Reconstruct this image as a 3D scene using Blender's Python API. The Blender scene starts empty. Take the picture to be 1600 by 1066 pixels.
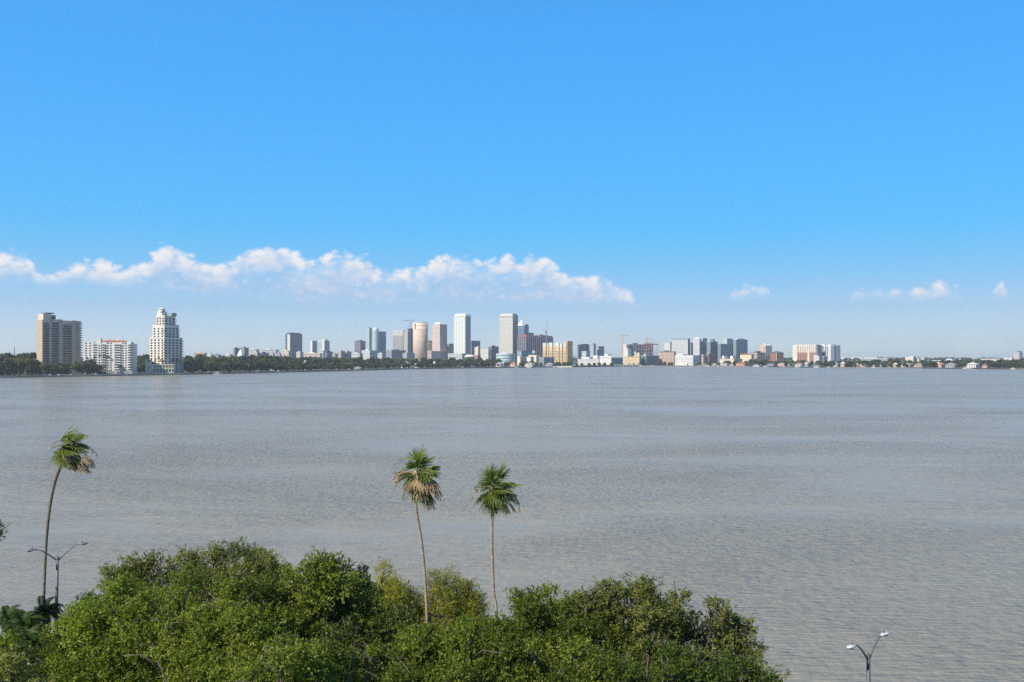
import bpy, math, random
import numpy as np
from mathutils import Vector, Matrix

SC = bpy.context.scene
COL = SC.collection
R = math.radians
F = 1450.0          # focal length in photo pixels (photo is 1600 wide)
HC = 24.0           # camera height above the water
HOR = 557.0         # horizon row in the photo
GZ = 1.5            # far land height
rng = random.Random(7)
nrg = np.random.default_rng(11)

def wx(px, D): return (px - 800.0) / F * D
def wz(py, D): return HC - (py - HOR) / F * D

# ---------------------------------------------------------------- node helpers
def nodes_of(m):
    m.use_nodes = True
    return m.node_tree.nodes, m.node_tree.links

MATS = {}
def mat(name, col, rough=0.75, spec=0.3, var=0.12, scale=0.15, metal=0.0):
    """painted / rendered surface with gentle weathering"""
    if name in MATS: return MATS[name]
    m = bpy.data.materials.new(name); n, l = nodes_of(m)
    b = n['Principled BSDF']
    b.inputs['Roughness'].default_value = rough
    b.inputs['Specular IOR Level'].default_value = spec
    b.inputs['Metallic'].default_value = metal
    tc = n.new('ShaderNodeTexCoord'); no = n.new('ShaderNodeTexNoise')
    no.inputs['Scale'].default_value = scale; no.inputs['Detail'].default_value = 4
    rp = n.new('ShaderNodeValToRGB')
    c = np.array(col)
    rp.color_ramp.elements[0].position = .3; rp.color_ramp.elements[1].position = .72
    rp.color_ramp.elements[0].color = (*(c * (1 - var)), 1)
    rp.color_ramp.elements[1].color = (*np.minimum(c * (1 + var), .9), 1)
    l.new(tc.outputs['Object'], no.inputs['Vector']); l.new(no.outputs['Fac'], rp.inputs['Fac'])
    l.new(rp.outputs['Color'], b.inputs['Base Color'])
    MATS[name] = m
    return m

def facade(name, wall, glass, sx, sz, fx=.55, fz=.5, rough=.6, offx=0.0):
    """far facade: a grid of recessed dark openings, in metres of the wall itself"""
    if name in MATS: return MATS[name]
    m = bpy.data.materials.new(name); n, l = nodes_of(m); b = n['Principled BSDF']
    tc = n.new('ShaderNodeTexCoord'); sep = n.new('ShaderNodeSeparateXYZ')
    l.new(tc.outputs['Object'], sep.inputs['Vector'])
    def math_(op, a, c=None):
        q = n.new('ShaderNodeMath'); q.operation = op
        if isinstance(a, (int, float)): q.inputs[0].default_value = a
        else: l.new(a, q.inputs[0])
        if c is not None:
            if isinstance(c, (int, float)): q.inputs[1].default_value = c
            else: l.new(c, q.inputs[1])
        return q.outputs[0]
    s = math_('ADD', sep.outputs['X'], sep.outputs['Y'])
    hx = math_('FRACT', math_('DIVIDE', math_('ADD', s, 500.0 + offx), sx))
    hz = math_('FRACT', math_('DIVIDE', math_('ADD', sep.outputs['Z'], .3), sz))
    inx = math_('LESS_THAN', hx, fx); inz = math_('LESS_THAN', hz, fz)
    f = math_('MULTIPLY', inx, inz)
    cell = n.new('ShaderNodeTexWhiteNoise'); cell.noise_dimensions = '2D'
    cv = n.new('ShaderNodeCombineXYZ')
    l.new(math_('FLOOR', math_('DIVIDE', math_('ADD', s, 500.0 + offx), sx)), cv.inputs[0])
    l.new(math_('FLOOR', math_('DIVIDE', math_('ADD', sep.outputs['Z'], .3), sz)), cv.inputs[1])
    l.new(cv.outputs[0], cell.inputs['Vector'])
    gm = n.new('ShaderNodeMix'); gm.data_type = 'RGBA'
    g = np.array(glass)
    gm.inputs['A'].default_value = (*(g * .6), 1); gm.inputs['B'].default_value = (*np.minimum(g * 1.9, .8), 1)
    l.new(cell.outputs['Value'], gm.inputs['Factor'])
    mx = n.new('ShaderNodeMix'); mx.data_type = 'RGBA'
    mx.inputs['A'].default_value = (*wall, 1); l.new(gm.outputs['Result'], mx.inputs['B'])
    l.new(f, mx.inputs['Factor'])
    l.new(mx.outputs['Result'], b.inputs['Base Color'])
    ro = math_('SUBTRACT', rough, math_('MULTIPLY', f, rough - .25))
    l.new(ro, b.inputs['Roughness'])
    b.inputs['Specular IOR Level'].default_value = .35
    MATS[name] = m
    return m

# ---------------------------------------------------------------- mesh helpers
class MB:
    def __init__(s): s.v = []; s.f = []
    def add(s, vs, fs):
        o = len(s.v); s.v += [tuple(x) for x in vs]; s.f += [tuple(i + o for i in q) for q in fs]; return s
    def box(s, x0, x1, y0, y1, z0, z1, tx=0, ty=0):
        vs = [(x0, y0, z0), (x1, y0, z0), (x1, y1, z0), (x0, y1, z0),
              (x0 + tx, y0 + ty, z1), (x1 - tx, y0 + ty, z1), (x1 - tx, y1 - ty, z1), (x0 + tx, y1 - ty, z1)]
        return s.add(vs, [(3, 2, 1, 0), (4, 5, 6, 7), (0, 1, 5, 4), (1, 2, 6, 5), (2, 3, 7, 6), (3, 0, 4, 7)])
    def prism(s, pts, z0, z1):
        n = len(pts)
        vs = [(x, y, z0) for x, y in pts] + [(x, y, z1) for x, y in pts]
        fs = [tuple(range(n - 1, -1, -1)), tuple(range(n, 2 * n))]
        fs += [(i, (i + 1) % n, n + (i + 1) % n, n + i) for i in range(n)]
        return s.add(vs, fs)
    def cyl(s, cx, cy, r, z0, z1, n=24, r2=None, a0=0.0):
        r2 = r if r2 is None else r2
        vs = [(cx + r * math.cos(a0 + 2 * math.pi * i / n), cy + r * math.sin(a0 + 2 * math.pi * i / n), z0) for i in range(n)]
        vs += [(cx + r2 * math.cos(a0 + 2 * math.pi * i / n), cy + r2 * math.sin(a0 + 2 * math.pi * i / n), z1) for i in range(n)]
        fs = [tuple(range(n - 1, -1, -1)), tuple(range(n, 2 * n))]
        fs += [(i, (i + 1) % n, n + (i + 1) % n, n + i) for i in range(n)]
        return s.add(vs, fs)
    def hip(s, x0, x1, y0, y1, z0, h, ridge=0.3):
        """hipped roof with a ridge along x"""
        d = (y1 - y0) / 2; r0 = x0 + d * ridge * 2; r1 = x1 - d * ridge * 2
        if r1 < r0: r0 = r1 = (x0 + x1) / 2
        ym = (y0 + y1) / 2
        vs = [(x0, y0, z0), (x1, y0, z0), (x1, y1, z0), (x0, y1, z0), (r0, ym, z0 + h), (r1, ym, z0 + h)]
        return s.add(vs, [(3, 2, 1, 0), (0, 1, 5, 4), (1, 2, 5), (2, 3, 4, 5), (3, 0, 4)])
    def tube(s, pts, rad, n=8, cap=True):
        pts = [Vector(p) for p in pts]
        if isinstance(rad, (int, float)): rad = [rad] * len(pts)
        o = len(s.v); up = Vector((0, 0, 1)); prev = None
        for i, p in enumerate(pts):
            t = (pts[min(i + 1, len(pts) - 1)] - pts[max(i - 1, 0)]).normalized()
            a = prev if prev is not None else (Vector((1, 0, 0)) if abs(t.z) > .9 else up)
            u = (a - t * a.dot(t)).normalized(); w = t.cross(u); prev = u
            for k in range(n):
                q = 2 * math.pi * k / n
                s.v.append(tuple(p + (u * math.cos(q) + w * math.sin(q)) * rad[i]))
        for i in range(len(pts) - 1):
            for k in range(n):
                a = o + i * n + k; b = o + i * n + (k + 1) % n
                s.f.append((a, b, b + n, a + n))
        if cap:
            s.f.append(tuple(o + k for k in range(n - 1, -1, -1)))
            e = o + (len(pts) - 1) * n
            s.f.append(tuple(e + k for k in range(n)))
        return s
    def bar(s, a, b, w):
        return s.tube([a, b], w / 2 * 1.414, n=4)
    def mesh(s, name, smooth=False):
        me = bpy.data.meshes.new(name); me.from_pydata(s.v, [], s.f); me.update()
        if smooth: me.polygons.foreach_set('use_smooth', [True] * len(me.polygons))
        return me
    def build(s, name, m, parent=None, smooth=False):
        me = s.mesh(name, smooth); me.materials.append(m)
        return link(name, me, parent)

def link(name, me, parent=None):
    o = bpy.data.objects.new(name, me); COL.objects.link(o)
    if parent is not None: o.parent = parent
    return o

def tag(o, label=None, cat=None, group=None, kind=None):
    if label: o['label'] = label
    if cat: o['category'] = cat
    if group: o['group'] = group
    if kind: o['kind'] = kind
    return o

def thing(name, label, cat, loc=(0, 0, 0), rz=0.0, group=None):
    o = bpy.data.objects.new(name, None); COL.objects.link(o)
    o.empty_display_size = .5
    o.location = loc; o.rotation_euler = (0, 0, rz)
    return tag(o, label, cat, group)

KIDS = {}
def copy_tree(o, parent=None):
    c = o.copy(); COL.objects.link(c)
    if parent is not None: c.parent = parent
    for ch in list(o.children): copy_tree(ch, c)
    return c

def np_mesh(name, verts, quads, tint=None):
    """verts (N,3), quads (M,4) -> mesh with an optional per-face attribute 'tint'"""
    me = bpy.data.meshes.new(name)
    nv, nq = len(verts), len(quads)
    me.vertices.add(nv); me.vertices.foreach_set('co', np.asarray(verts, np.float32).ravel())
    me.loops.add(nq * 4); me.loops.foreach_set('vertex_index', np.asarray(quads, np.int32).ravel())
    me.polygons.add(nq)
    me.polygons.foreach_set('loop_start', np.arange(0, nq * 4, 4, dtype=np.int32))
    me.polygons.foreach_set('loop_total', np.full(nq, 4, np.int32))
    if tint is not None:
        a = me.attributes.new('tint', 'FLOAT', 'FACE'); a.data.foreach_set('value', np.asarray(tint, np.float32))
    me.update(calc_edges=True); me.validate()
    return me
EXPOSURE = 0.6
SUN_EL = 40; SUN_E = 4.4
SKY_E = 0.10; SKY_SAT = 1.25; SKY_HUE = .5
SKY_RAMP = [(0, (0.8477, 1.0711, 1.4709)), (0.0088, (0.8477, 1.0711, 1.4709)), (0.0264, (0.6058, 0.7474, 1.1505)), (0.0483, (0.4824, 0.6091, 0.9164)), (0.0702, (0.4155, 0.6053, 0.8727)), (0.092, (0.3542, 0.6382, 0.8857)), (0.1291, (0.2841, 0.7207, 0.9495)), (0.1598, (0.319, 0.796, 1.0115)), (0.2201, (0.4021, 0.9499, 1.1645)), (0.2787, (0.4663, 1.0893, 1.3054)), (0.3324, (0.5539, 1.2267, 1.4369)), (0.6, (0.4708, 1.0427, 1.2214)), (1, (0.4154, 0.92, 1.0777))]
CLOUD_SHADED = (3.6, 4.2, 5.5); CLOUD_SUNLIT = (6.0, 6.0, 6.1); VEIL = (3.3, 4.0, 5.2)
WATER_COL = (.262, .246, .203); WATER_ROUGH = .25; WATER_SPEC = .13; WATER_TINT = (.97, .86, .66)
W_CHOP = .65; W_SWELL = .4; W_FAR = .8; W_NX = .95; W_NY = 1.25
HAZE_D = .000082; HAZE_COL = (.97, .96, .97)
VEIL_A = .3
DENOISE = False
W_RS = (1.6, .55)
# ================================================================ camera
cam_d = bpy.data.cameras.new('camera'); cam = bpy.data.objects.new('camera', cam_d); COL.objects.link(cam)
cam.location = (0, 0, HC); cam.rotation_euler = (R(90), 0, 0)
cam_d.sensor_width = 36; cam_d.lens = 36 * F / 1600
cam_d.shift_y = (HOR - 533) / 1600
cam_d.clip_start = .5; cam_d.clip_end = 40000
SC.camera = cam
SC.view_settings.view_transform = 'Standard'; SC.view_settings.look = 'None'
SC.view_settings.exposure = EXPOSURE; SC.view_settings.gamma = 1
SC.cycles.use_denoising = DENOISE
SC.cycles.sample_clamp_indirect = 3.0; SC.cycles.max_bounces = 7; SC.cycles.transparent_max_bounces = 4; SC.cycles.volume_bounces = 0
SC.cycles.diffuse_bounces = 5; SC.cycles.glossy_bounces = 2

# ================================================================ sun and sky
SUN_DIR = Vector((-.73, -.68, 0)).normalized()
EL = R(SUN_EL)
to_sun = Vector((SUN_DIR.x * math.cos(EL), SUN_DIR.y * math.cos(EL), math.sin(EL)))
sl = bpy.data.lights.new('sun', 'SUN'); sl.energy = SUN_E; sl.angle = R(.53); sl.color = (1, .93, .82)
so = bpy.data.objects.new('sun', sl); COL.objects.link(so); so.location = (0, 0, 150)
so.rotation_euler = to_sun.to_track_quat('Z', 'Y').to_euler()

w = bpy.data.worlds.new('World'); SC.world = w; w.use_nodes = True
n, l = w.node_tree.nodes, w.node_tree.links
bg = n['Background']; bg.inputs['Strength'].default_value = SKY_E
sky = n.new('ShaderNodeTexSky'); sky.sky_type = 'NISHITA'; sky.sun_disc = False
sky.sun_elevation = EL; sky.sun_rotation = math.atan2(to_sun.x, to_sun.y)
sky.altitude = 0; sky.air_density = 1.0; sky.dust_density = .6; sky.ozone_density = 2.5
tc = n.new('ShaderNodeTexCoord'); sep = n.new('ShaderNodeSeparateXYZ')
nrm = n.new('ShaderNodeVectorMath'); nrm.operation = 'NORMALIZE'
l.new(tc.outputs['Generated'], nrm.inputs[0]); l.new(nrm.outputs[0], sep.inputs[0])
def M(op, a, b=None, c=None, clamp=False):
    q = n.new('ShaderNodeMath'); q.operation = op; q.use_clamp = clamp
    for i, x in enumerate((a, b, c)):
        if x is None: continue
        if isinstance(x, (int, float)): q.inputs[i].default_value = x
        else: l.new(x, q.inputs[i])
    return q.outputs[0]
def SS(x, a, b, o0=0., o1=1.):
    q = n.new('ShaderNodeMapRange'); q.interpolation_type = 'SMOOTHSTEP'
    l.new(x, q.inputs['Value'])
    for nm, v in (('From Min', a), ('From Max', b), ('To Min', o0), ('To Max', o1)): q.inputs[nm].default_value = v
    return q.outputs['Result']
az = M('ARCTAN2', sep.outputs['X'], sep.outputs['Y'])
el = M('ARCSINE', sep.outputs['Z'])
# colour of clear air: the sky model, pushed to the deep saturated blue of a clear subtropical noon
# a humid haze evens the sky out round the compass: read the model over a narrow range of bearings
a2 = M('ADD', M('MULTIPLY', az, .12), .25); ce = M('COSINE', el); cvs = n.new('ShaderNodeCombineXYZ')
l.new(M('MULTIPLY', M('SINE', a2), ce), cvs.inputs[0]); l.new(M('MULTIPLY', M('COSINE', a2), ce), cvs.inputs[1]); l.new(sep.outputs['Z'], cvs.inputs[2])
l.new(cvs.outputs[0], sky.inputs['Vector'])
hs = n.new('ShaderNodeHueSaturation'); hs.inputs['Saturation'].default_value = SKY_SAT; hs.inputs['Hue'].default_value = SKY_HUE
hs.inputs['Value'].default_value = 1.0
l.new(sky.outputs['Color'], hs.inputs['Color'])
elr = n.new('ShaderNodeValToRGB'); l.new(M('MULTIPLY', el, 1 / R(60), clamp=True), elr.inputs['Fac'])
cr = elr.color_ramp
while len(cr.elements) < len(SKY_RAMP): cr.elements.new(.5)
for e_, (p_, c_) in zip(cr.elements, SKY_RAMP): e_.position = p_; e_.color = (*c_, 1)
tone = n.new('ShaderNodeMix'); tone.data_type = 'RGBA'; tone.blend_type = 'MULTIPLY'; tone.inputs['Factor'].default_value = 1
l.new(hs.outputs['Color'], tone.inputs['A']); l.new(elr.outputs['Color'], tone.inputs['B'])
clear = tone.outputs['Result']
# clouds: a bank of cumulus low over the horizon, given by compass bearing and elevation
def az_of(px): return math.atan((px - 800) / F)
def el_of(px, py): return math.atan((HOR - py) / F * math.cos(az_of(px)))
TOP = [(-200,410),(-120,395),(-60,402),(0,396),(28,391),(46,398),(56,418),(84,424),(104,410),(140,406),(160,404),(186,418),(205,414),(226,406),(244,392),(268,380),(288,390),(312,400),(340,406),
       (368,400),(378,388),(400,384),(440,381),(458,386),(474,402),(496,404),(506,393),(530,393),(560,398),(580,401),(592,420),(640,416),(672,410),(684,399),(712,396),(738,402),(752,408),
       (775,402),(792,396),(815,400),(842,398),(862,406),(876,420),(888,426),(905,424),(930,428),(958,434),(976,444),(992,458),(1020,490),(1132,490),(1140,449),(1160,446),(1180,449),(1204,447),(1212,490),
       (1318,490),(1330,455),(1356,450),(1395,446),(1430,449),(1446,440),(1462,436),(1482,443),(1504,452),(1514,488),(1542,488),(1550,450),(1568,438),(1578,443),(1588,488),(1680,488),(1760,450),(1800,440)]
BAS = [(-200,440),(0,440),(110,442),(200,446),(300,454),(420,464),(500,470),(620,470),(700,473),(850,476),(980,478),(1100,460),(1200,460),(1330,464),(1460,463),(1580,463),(1800,470)]
AZ0, AZ1, EM = -.62, .62, .16
def curve(pts):
    fc = n.new('ShaderNodeFloatCurve'); c = fc.mapping.curves[0]
    q = [((az_of(x) - AZ0) / (AZ1 - AZ0), el_of(x, y) / EM) for x, y in pts]
    c.points[0].location = q[0]; c.points[1].location = q[-1]
    for p in q[1:-1]: c.points.new(*p)
    for p in c.points: p.handle_type = 'AUTO_CLAMPED'
    fc.mapping.update()
    l.new(M('MULTIPLY', M('SUBTRACT', azw, AZ0), 1 / (AZ1 - AZ0), clamp=True), fc.inputs['Value'])
    return M('MULTIPLY', fc.outputs['Value'], EM)
def cnoise(sa, se, off, detail=7, rough=.58):
    cv = n.new('ShaderNodeCombineXYZ')
    l.new(M('MULTIPLY', az, sa), cv.inputs[0]); l.new(M('MULTIPLY', el, se), cv.inputs[1]); cv.inputs[2].default_value = off
    no = n.new('ShaderNodeTexNoise'); no.inputs['Scale'].default_value = 1; no.inputs['Detail'].default_value = detail
    no.inputs['Roughness'].default_value = rough
    l.new(cv.outputs[0], no.inputs['Vector'])
    return M('SUBTRACT', no.outputs['Fac'], .5)
azw = M('ADD', az, M('MULTIPLY', cnoise(70, 70, 9.1), .010))
n1 = cnoise(55, 75, 1.7, 9, .6); n2 = cnoise(26, 40, 5.3, 6); n3 = cnoise(150, 190, 8.8, 6, .6)
n4 = cnoise(14, 30, 3.9, 5)
vo = n.new('ShaderNodeTexVoronoi'); vo.feature = 'SMOOTH_F1'; vo.inputs['Scale'].default_value = 1; vo.inputs['Smoothness'].default_value = .35
cv_ = n.new('ShaderNodeCombineXYZ'); l.new(M('MULTIPLY', M('ADD', az, M('MULTIPLY', n3, .012)), 95), cv_.inputs[0]); l.new(M('MULTIPLY', M('ADD', el, M('MULTIPLY', n1, .010)), 120), cv_.inputs[1]); l.new(cv_.outputs[0], vo.inputs['Vector'])
puff = M('SUBTRACT', .42, vo.outputs['Distance'])
top = curve(TOP); base = curve(BAS)
depth = M('SUBTRACT', M('ADD', top, M('ADD', M('MULTIPLY', n1, .016), M('MULTIPLY', puff, .010))), el)          # + inside, below the top edge
edge = SS(depth, -.0018, .0085)
under = M('SUBTRACT', M('ADD', el, M('MULTIPLY', n2, .016)), base)          # + above the base
fade = SS(under, -.009, .013)
dens = M('MULTIPLY', edge, fade)
# mottled inside: holes of thinner cloud
thin = SS(M('ADD', M('ADD', n1, M('MULTIPLY', puff, .25)), M('MULTIPLY', n4, 1.3)), -.27, .10, .36, 1.)
core = SS(depth, .006, .034, 1., .72)
alpha = M('MULTIPLY', M('MULTIPLY', dens, thin), core, clamp=True)
lum = M('ADD', SS(depth, .003, .034, 1., .12), M('ADD', M('MULTIPLY', n3, .8), M('ADD', M('MULTIPLY', n1, .9), M('MULTIPLY', puff, .9))), clamp=True)  # sunlit tops and duller undersides are painted into the cloud colour
cc = n.new('ShaderNodeMix'); cc.data_type = 'RGBA'
cc.inputs['A'].default_value = (*CLOUD_SHADED, 1); cc.inputs['B'].default_value = (*CLOUD_SUNLIT, 1)
l.new(lum, cc.inputs['Factor'])
# faint veil of haze under and around the bank
veil = M("MULTIPLY", SS(M("ADD", el, M("MULTIPLY", n4, .05)), .01, .10, 1., 0.), SS(n2, -.25, .3, 0., VEIL_A))
vm = n.new('ShaderNodeMix'); vm.data_type = 'RGBA'; l.new(veil, vm.inputs['Factor']); l.new(clear, vm.inputs['A'])
vm.inputs['B'].default_value = (*VEIL, 1)
cm = n.new('ShaderNodeMix'); cm.data_type = 'RGBA'; l.new(alpha, cm.inputs['Factor'])
l.new(vm.outputs['Result'], cm.inputs['A']); l.new(cc.outputs['Result'], cm.inputs['B'])
l.new(cm.outputs['Result'], bg.inputs['Color'])

# ================================================================ water
me = MB().add([(-9000, -400, 0), (9000, -400, 0), (9000, 9000, 0), (-9000, 9000, 0)], [(0, 1, 2, 3)]).mesh('water')
wm = bpy.data.materials.new('bay_water'); n, l = nodes_of(wm); b = n['Principled BSDF']
b.inputs['Base Color'].default_value = (*WATER_COL, 1); b.inputs['Roughness'].default_value = WATER_ROUGH
b.inputs['IOR'].default_value = 1.333; b.inputs['Specular IOR Level'].default_value = WATER_SPEC
b.inputs['Specular Tint'].default_value = (*WATER_TINT, 1)
tc = n.new('ShaderNodeTexCoord')
def wnoise(sx, sy, detail, rough, rot=0., dist=0.):
    mp = n.new('ShaderNodeMapping'); mp.inputs['Scale'].default_value = (sx, sy, 1); mp.inputs['Rotation'].default_value = (0, 0, rot)
    no = n.new('ShaderNodeTexNoise'); no.inputs['Scale'].default_value = 1; no.inputs['Detail'].default_value = detail
    no.inputs['Roughness'].default_value = rough; no.inputs['Distortion'].default_value = dist
    l.new(tc.outputs['Object'], mp.inputs['Vector']); l.new(mp.outputs[0], no.inputs['Vector'])
    return no.outputs['Fac']
def WM(op, a, c):
    q = n.new('ShaderNodeMath'); q.operation = op
    for i, x in enumerate((a, c)):
        if isinstance(x, (int, float)): q.inputs[i].default_value = x
        else: l.new(x, q.inputs[i])
    return q.outputs[0]
chop = wnoise(.45, 1.6, 6, .62, .2, .3)
swell = wnoise(.10, .26, 5, .6, .15, .4)
far = wnoise(.016, .028, 7, .68, .2)
patch = wnoise(.0075, .017, 5, .55, .3, .6)          # cat's-paws: patches where the wind roughens the bay
pr = n.new('ShaderNodeMapRange'); l.new(patch, pr.inputs['Value'])
for nm, v in (('From Min', .38), ('From Max', .66), ('To Min', .18), ('To Max', 1.8)): pr.inputs[nm].default_value = v
# the water is calmer in the lee of the near bank than out on the open bay
ws = n.new('ShaderNodeSeparateXYZ'); l.new(tc.outputs['Object'], ws.inputs[0]); lee = n.new('ShaderNodeMapRange'); l.new(WM('ADD', ws.outputs[1], WM('MULTIPLY', ws.outputs[0], .38)), lee.inputs['Value'])
for nm, v in (('From Min', 60), ('From Max', 420), ('To Min', .45), ('To Max', 1.3)): lee.inputs[nm].default_value = v
amp = WM('MULTIPLY', pr.outputs[0], lee.outputs['Result'])
h = WM('MULTIPLY', WM('ADD', WM('MULTIPLY', chop, W_CHOP), WM('ADD', WM('MULTIPLY', swell, W_SWELL), WM('MULTIPLY', far, W_FAR))), pr.outputs[0])
bp = n.new('ShaderNodeBump'); bp.inputs['Strength'].default_value = 1; bp.inputs['Distance'].default_value = 1
# wind ripples run across the view: crests lie along the fetch, so they stay readable far out
mp = n.new('ShaderNodeMapping'); mp.inputs['Scale'].default_value = (*W_RS, 1); mp.inputs['Rotation'].default_value = (0, 0, .12)
rn = n.new('ShaderNodeTexNoise'); rn.inputs['Scale'].default_value = 1; rn.inputs['Detail'].default_value = 3; rn.inputs['Roughness'].default_value = .6
l.new(tc.outputs['Object'], mp.inputs['Vector']); l.new(mp.outputs[0], rn.inputs['Vector'])
rs = n.new('ShaderNodeSeparateColor'); l.new(rn.outputs['Color'], rs.inputs[0])
rc = n.new('ShaderNodeCombineXYZ'); rc.inputs[2].default_value = 1
l.new(WM('MULTIPLY', WM('MULTIPLY', WM('SUBTRACT', rs.outputs[0], .5), W_NX * 2), amp), rc.inputs[0])
l.new(WM('MULTIPLY', WM('MULTIPLY', WM('SUBTRACT', rs.outputs[1], .5), W_NY * 2), amp), rc.inputs[1])
rv = n.new('ShaderNodeVectorMath'); rv.operation = 'NORMALIZE'; l.new(rc.outputs[0], rv.inputs[0]); l.new(rv.outputs[0], bp.inputs['Normal'])
l.new(h, bp.inputs['Height']); l.new(bp.outputs['Normal'], b.inputs['Normal'])
me.materials.append(wm); tag(link('water', me), kind='structure')

# ================================================================ land
SH = [(-700, 800), (-300, 900), (0, 1023), (130, 1100), (280, 1200), (430, 1365), (540, 1513), (640, 1740), (740, 1881), (880, 2047), (1000, 2245), (1160, 2175), (1300, 1933), (1420, 1880), (1600, 1700), (1900, 1550), (2600, 1400)]
def shore(px):
    for (a, da), (c, dc) in zip(SH, SH[1:]):
        if px <= c: return da + (dc - da) * (px - a) / (c - a)
    return SH[-1][1]
pts = [(wx(p, d), d) for p, d in SH]
lm = bpy.data.materials.new('far_land'); n, l = nodes_of(lm); b = n['Principled BSDF']
tc = n.new('ShaderNodeTexCoord'); no = n.new('ShaderNodeTexNoise'); no.inputs['Scale'].default_value = .02; no.inputs['Detail'].default_value = 6
rp = n.new('ShaderNodeValToRGB'); l.new(tc.outputs['Object'], no.inputs['Vector']); l.new(no.outputs['Fac'], rp.inputs['Fac'])
rp.color_ramp.elements[0].position = .4; rp.color_ramp.elements[0].color = (.045, .07, .03, 1)
rp.color_ramp.elements[1].position = .65; rp.color_ramp.elements[1].color = (.14, .14, .11, 1)
l.new(rp.outputs['Color'], b.inputs['Base Color']); b.inputs['Roughness'].default_value = .9
poly = [(x, y, GZ) for x, y in pts] + [(9000, 9000, GZ), (-9000, 9000, GZ)]
me = MB().add(poly, [tuple(range(len(poly)))]).mesh('land'); me.materials.append(lm); tag(link('land', me), kind='structure')
def ribbon(name, off0, off1, z, m, p0, p1, step=20):
    vs, fs = [], []; px = p0; k = 0
    while px <= p1:
        d = shore(px)
        for o_ in (off0, off1): vs.append((wx(px, d) * (d + o_) / d, d + o_, z))
        if k: fs.append((2 * k - 2, 2 * k, 2 * k + 1, 2 * k - 1))
        k += 1; px += step
    me = MB().add(vs, fs).mesh(name); me.materials.append(m); return tag(link(name, me), kind='structure')
ribbon('grass_verge', 5, 28, GZ + .006, mat('mown grass', (.10, .125, .035), .9, .1, .3, .08), -300, 760)
ribbon('shore_path', 1.0, 5, GZ + .01, mat('shore path concrete', (.42, .38, .32), .9, .1, .1), -300, 760)
ribbon('shore_road', 28, 40, GZ + .012, mat('asphalt', (.06, .06, .062), .9, .2, .15), -300, 760)
def seawall(p0, p1, label, m, top, step=20):
    mb = MB(); prof = [(-.2, -1), (-.2, top), (.9, top), (.9, 1.0)]; vs, fs = [], []; px = p0; k = 0
    while px <= p1:
        d = shore(px)
        for o_, z_ in prof: vs.append((wx(px, d + o_), d + o_, z_))
        if k:
            for j in range(3): fs.append((4 * k - 4 + j, 4 * k + j, 4 * k + j + 1, 4 * k - 3 + j))
        k += 1; px += step
    o = mb.add(vs, fs).build('seawall', m); return tag(o, label, 'seawall')
seawall(-300, 660, 'long pale concrete seawall edging the grassy shore under the brown and white towers', mat('pale sea wall', (.40, .36, .29), .9, .2, .2, .05), 2.4)
seawall(660, 2400, 'low grey seawall along the downtown and island shore across the bay', mat('grey sea wall', (.20, .19, .17), .9, .2, .3, .02), 2.0)

# near bank: lawn, road, pavement and the sea wall they end at
def near_shore(x): return 63 - .38 * x if x > -75 else 63 + .38 * 75
gp = [(-160, -80), (160, -80), (160, near_shore(160)), (-75, near_shore(-75)), (-160, near_shore(-75) + 12)]
gp = [(x, y, 1.2) for x, y in gp]
gm_ = mat('bank lawn', (.055, .075, .025), .95, .1, .35, .4)
me = MB().add(gp, [tuple(range(len(gp)))]).mesh('ground'); me.materials.append(gm_); tag(link('ground', me), kind='structure')
def strip(name, o0, o1, z, m):
    xs = (-75, 160)
    vs = [(xs[0], near_shore(xs[0]) - o0, z), (xs[1], near_shore(xs[1]) - o0, z), (xs[1], near_shore(xs[1]) - o1, z), (xs[0], near_shore(xs[0]) - o1, z)]
    me = MB().add(vs, [(3, 2, 1, 0)]).mesh(name); me.materials.append(m); return tag(link(name, me), kind='structure')
strip('pavement', .6, 4.2, 1.206, mat('pavement concrete', (.36, .34, .30), .9, .2, .12, .5))
strip('road', 5.2, 10.4, 1.204, mat('asphalt', (.06, .06, .062)))
x0, x1 = -75, 160
mb = MB(); s0, s1 = near_shore(x0), near_shore(x1)
mb.add([(x0, s0, -1), (x1, s1, -1), (x1, s1, 1.5), (x0, s0, 1.5), (x0, s0 - .6, 1.5), (x1, s1 - .6, 1.5), (x1, s1 - .6, 1.0), (x0, s0 - .6, 1.0)],
       [(0, 1, 2, 3), (3, 2, 5, 4), (4, 5, 6, 7)])
tag(mb.build('seawall', mat('near sea wall', (.36, .34, .30), .9)), 'near concrete seawall along the bank below the oaks and the palms', 'seawall')

# ================================================================ haze
hb = MB().box(-9500, 9500, -420, 9400, -2.0, 190).mesh('haze')
hm = bpy.data.materials.new('haze_air'); n, l = nodes_of(hm)
n.remove(n['Principled BSDF']); pv = n.new('ShaderNodeVolumePrincipled')
pv.inputs['Color'].default_value = (*HAZE_COL, 1); pv.inputs['Density'].default_value = HAZE_D; pv.inputs['Anisotropy'].default_value = .2
l.new(pv.outputs[0], n['Material Output'].inputs['Volume'])
hb.materials.append(hm); tag(link('haze', hb), kind='stuff')
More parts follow.
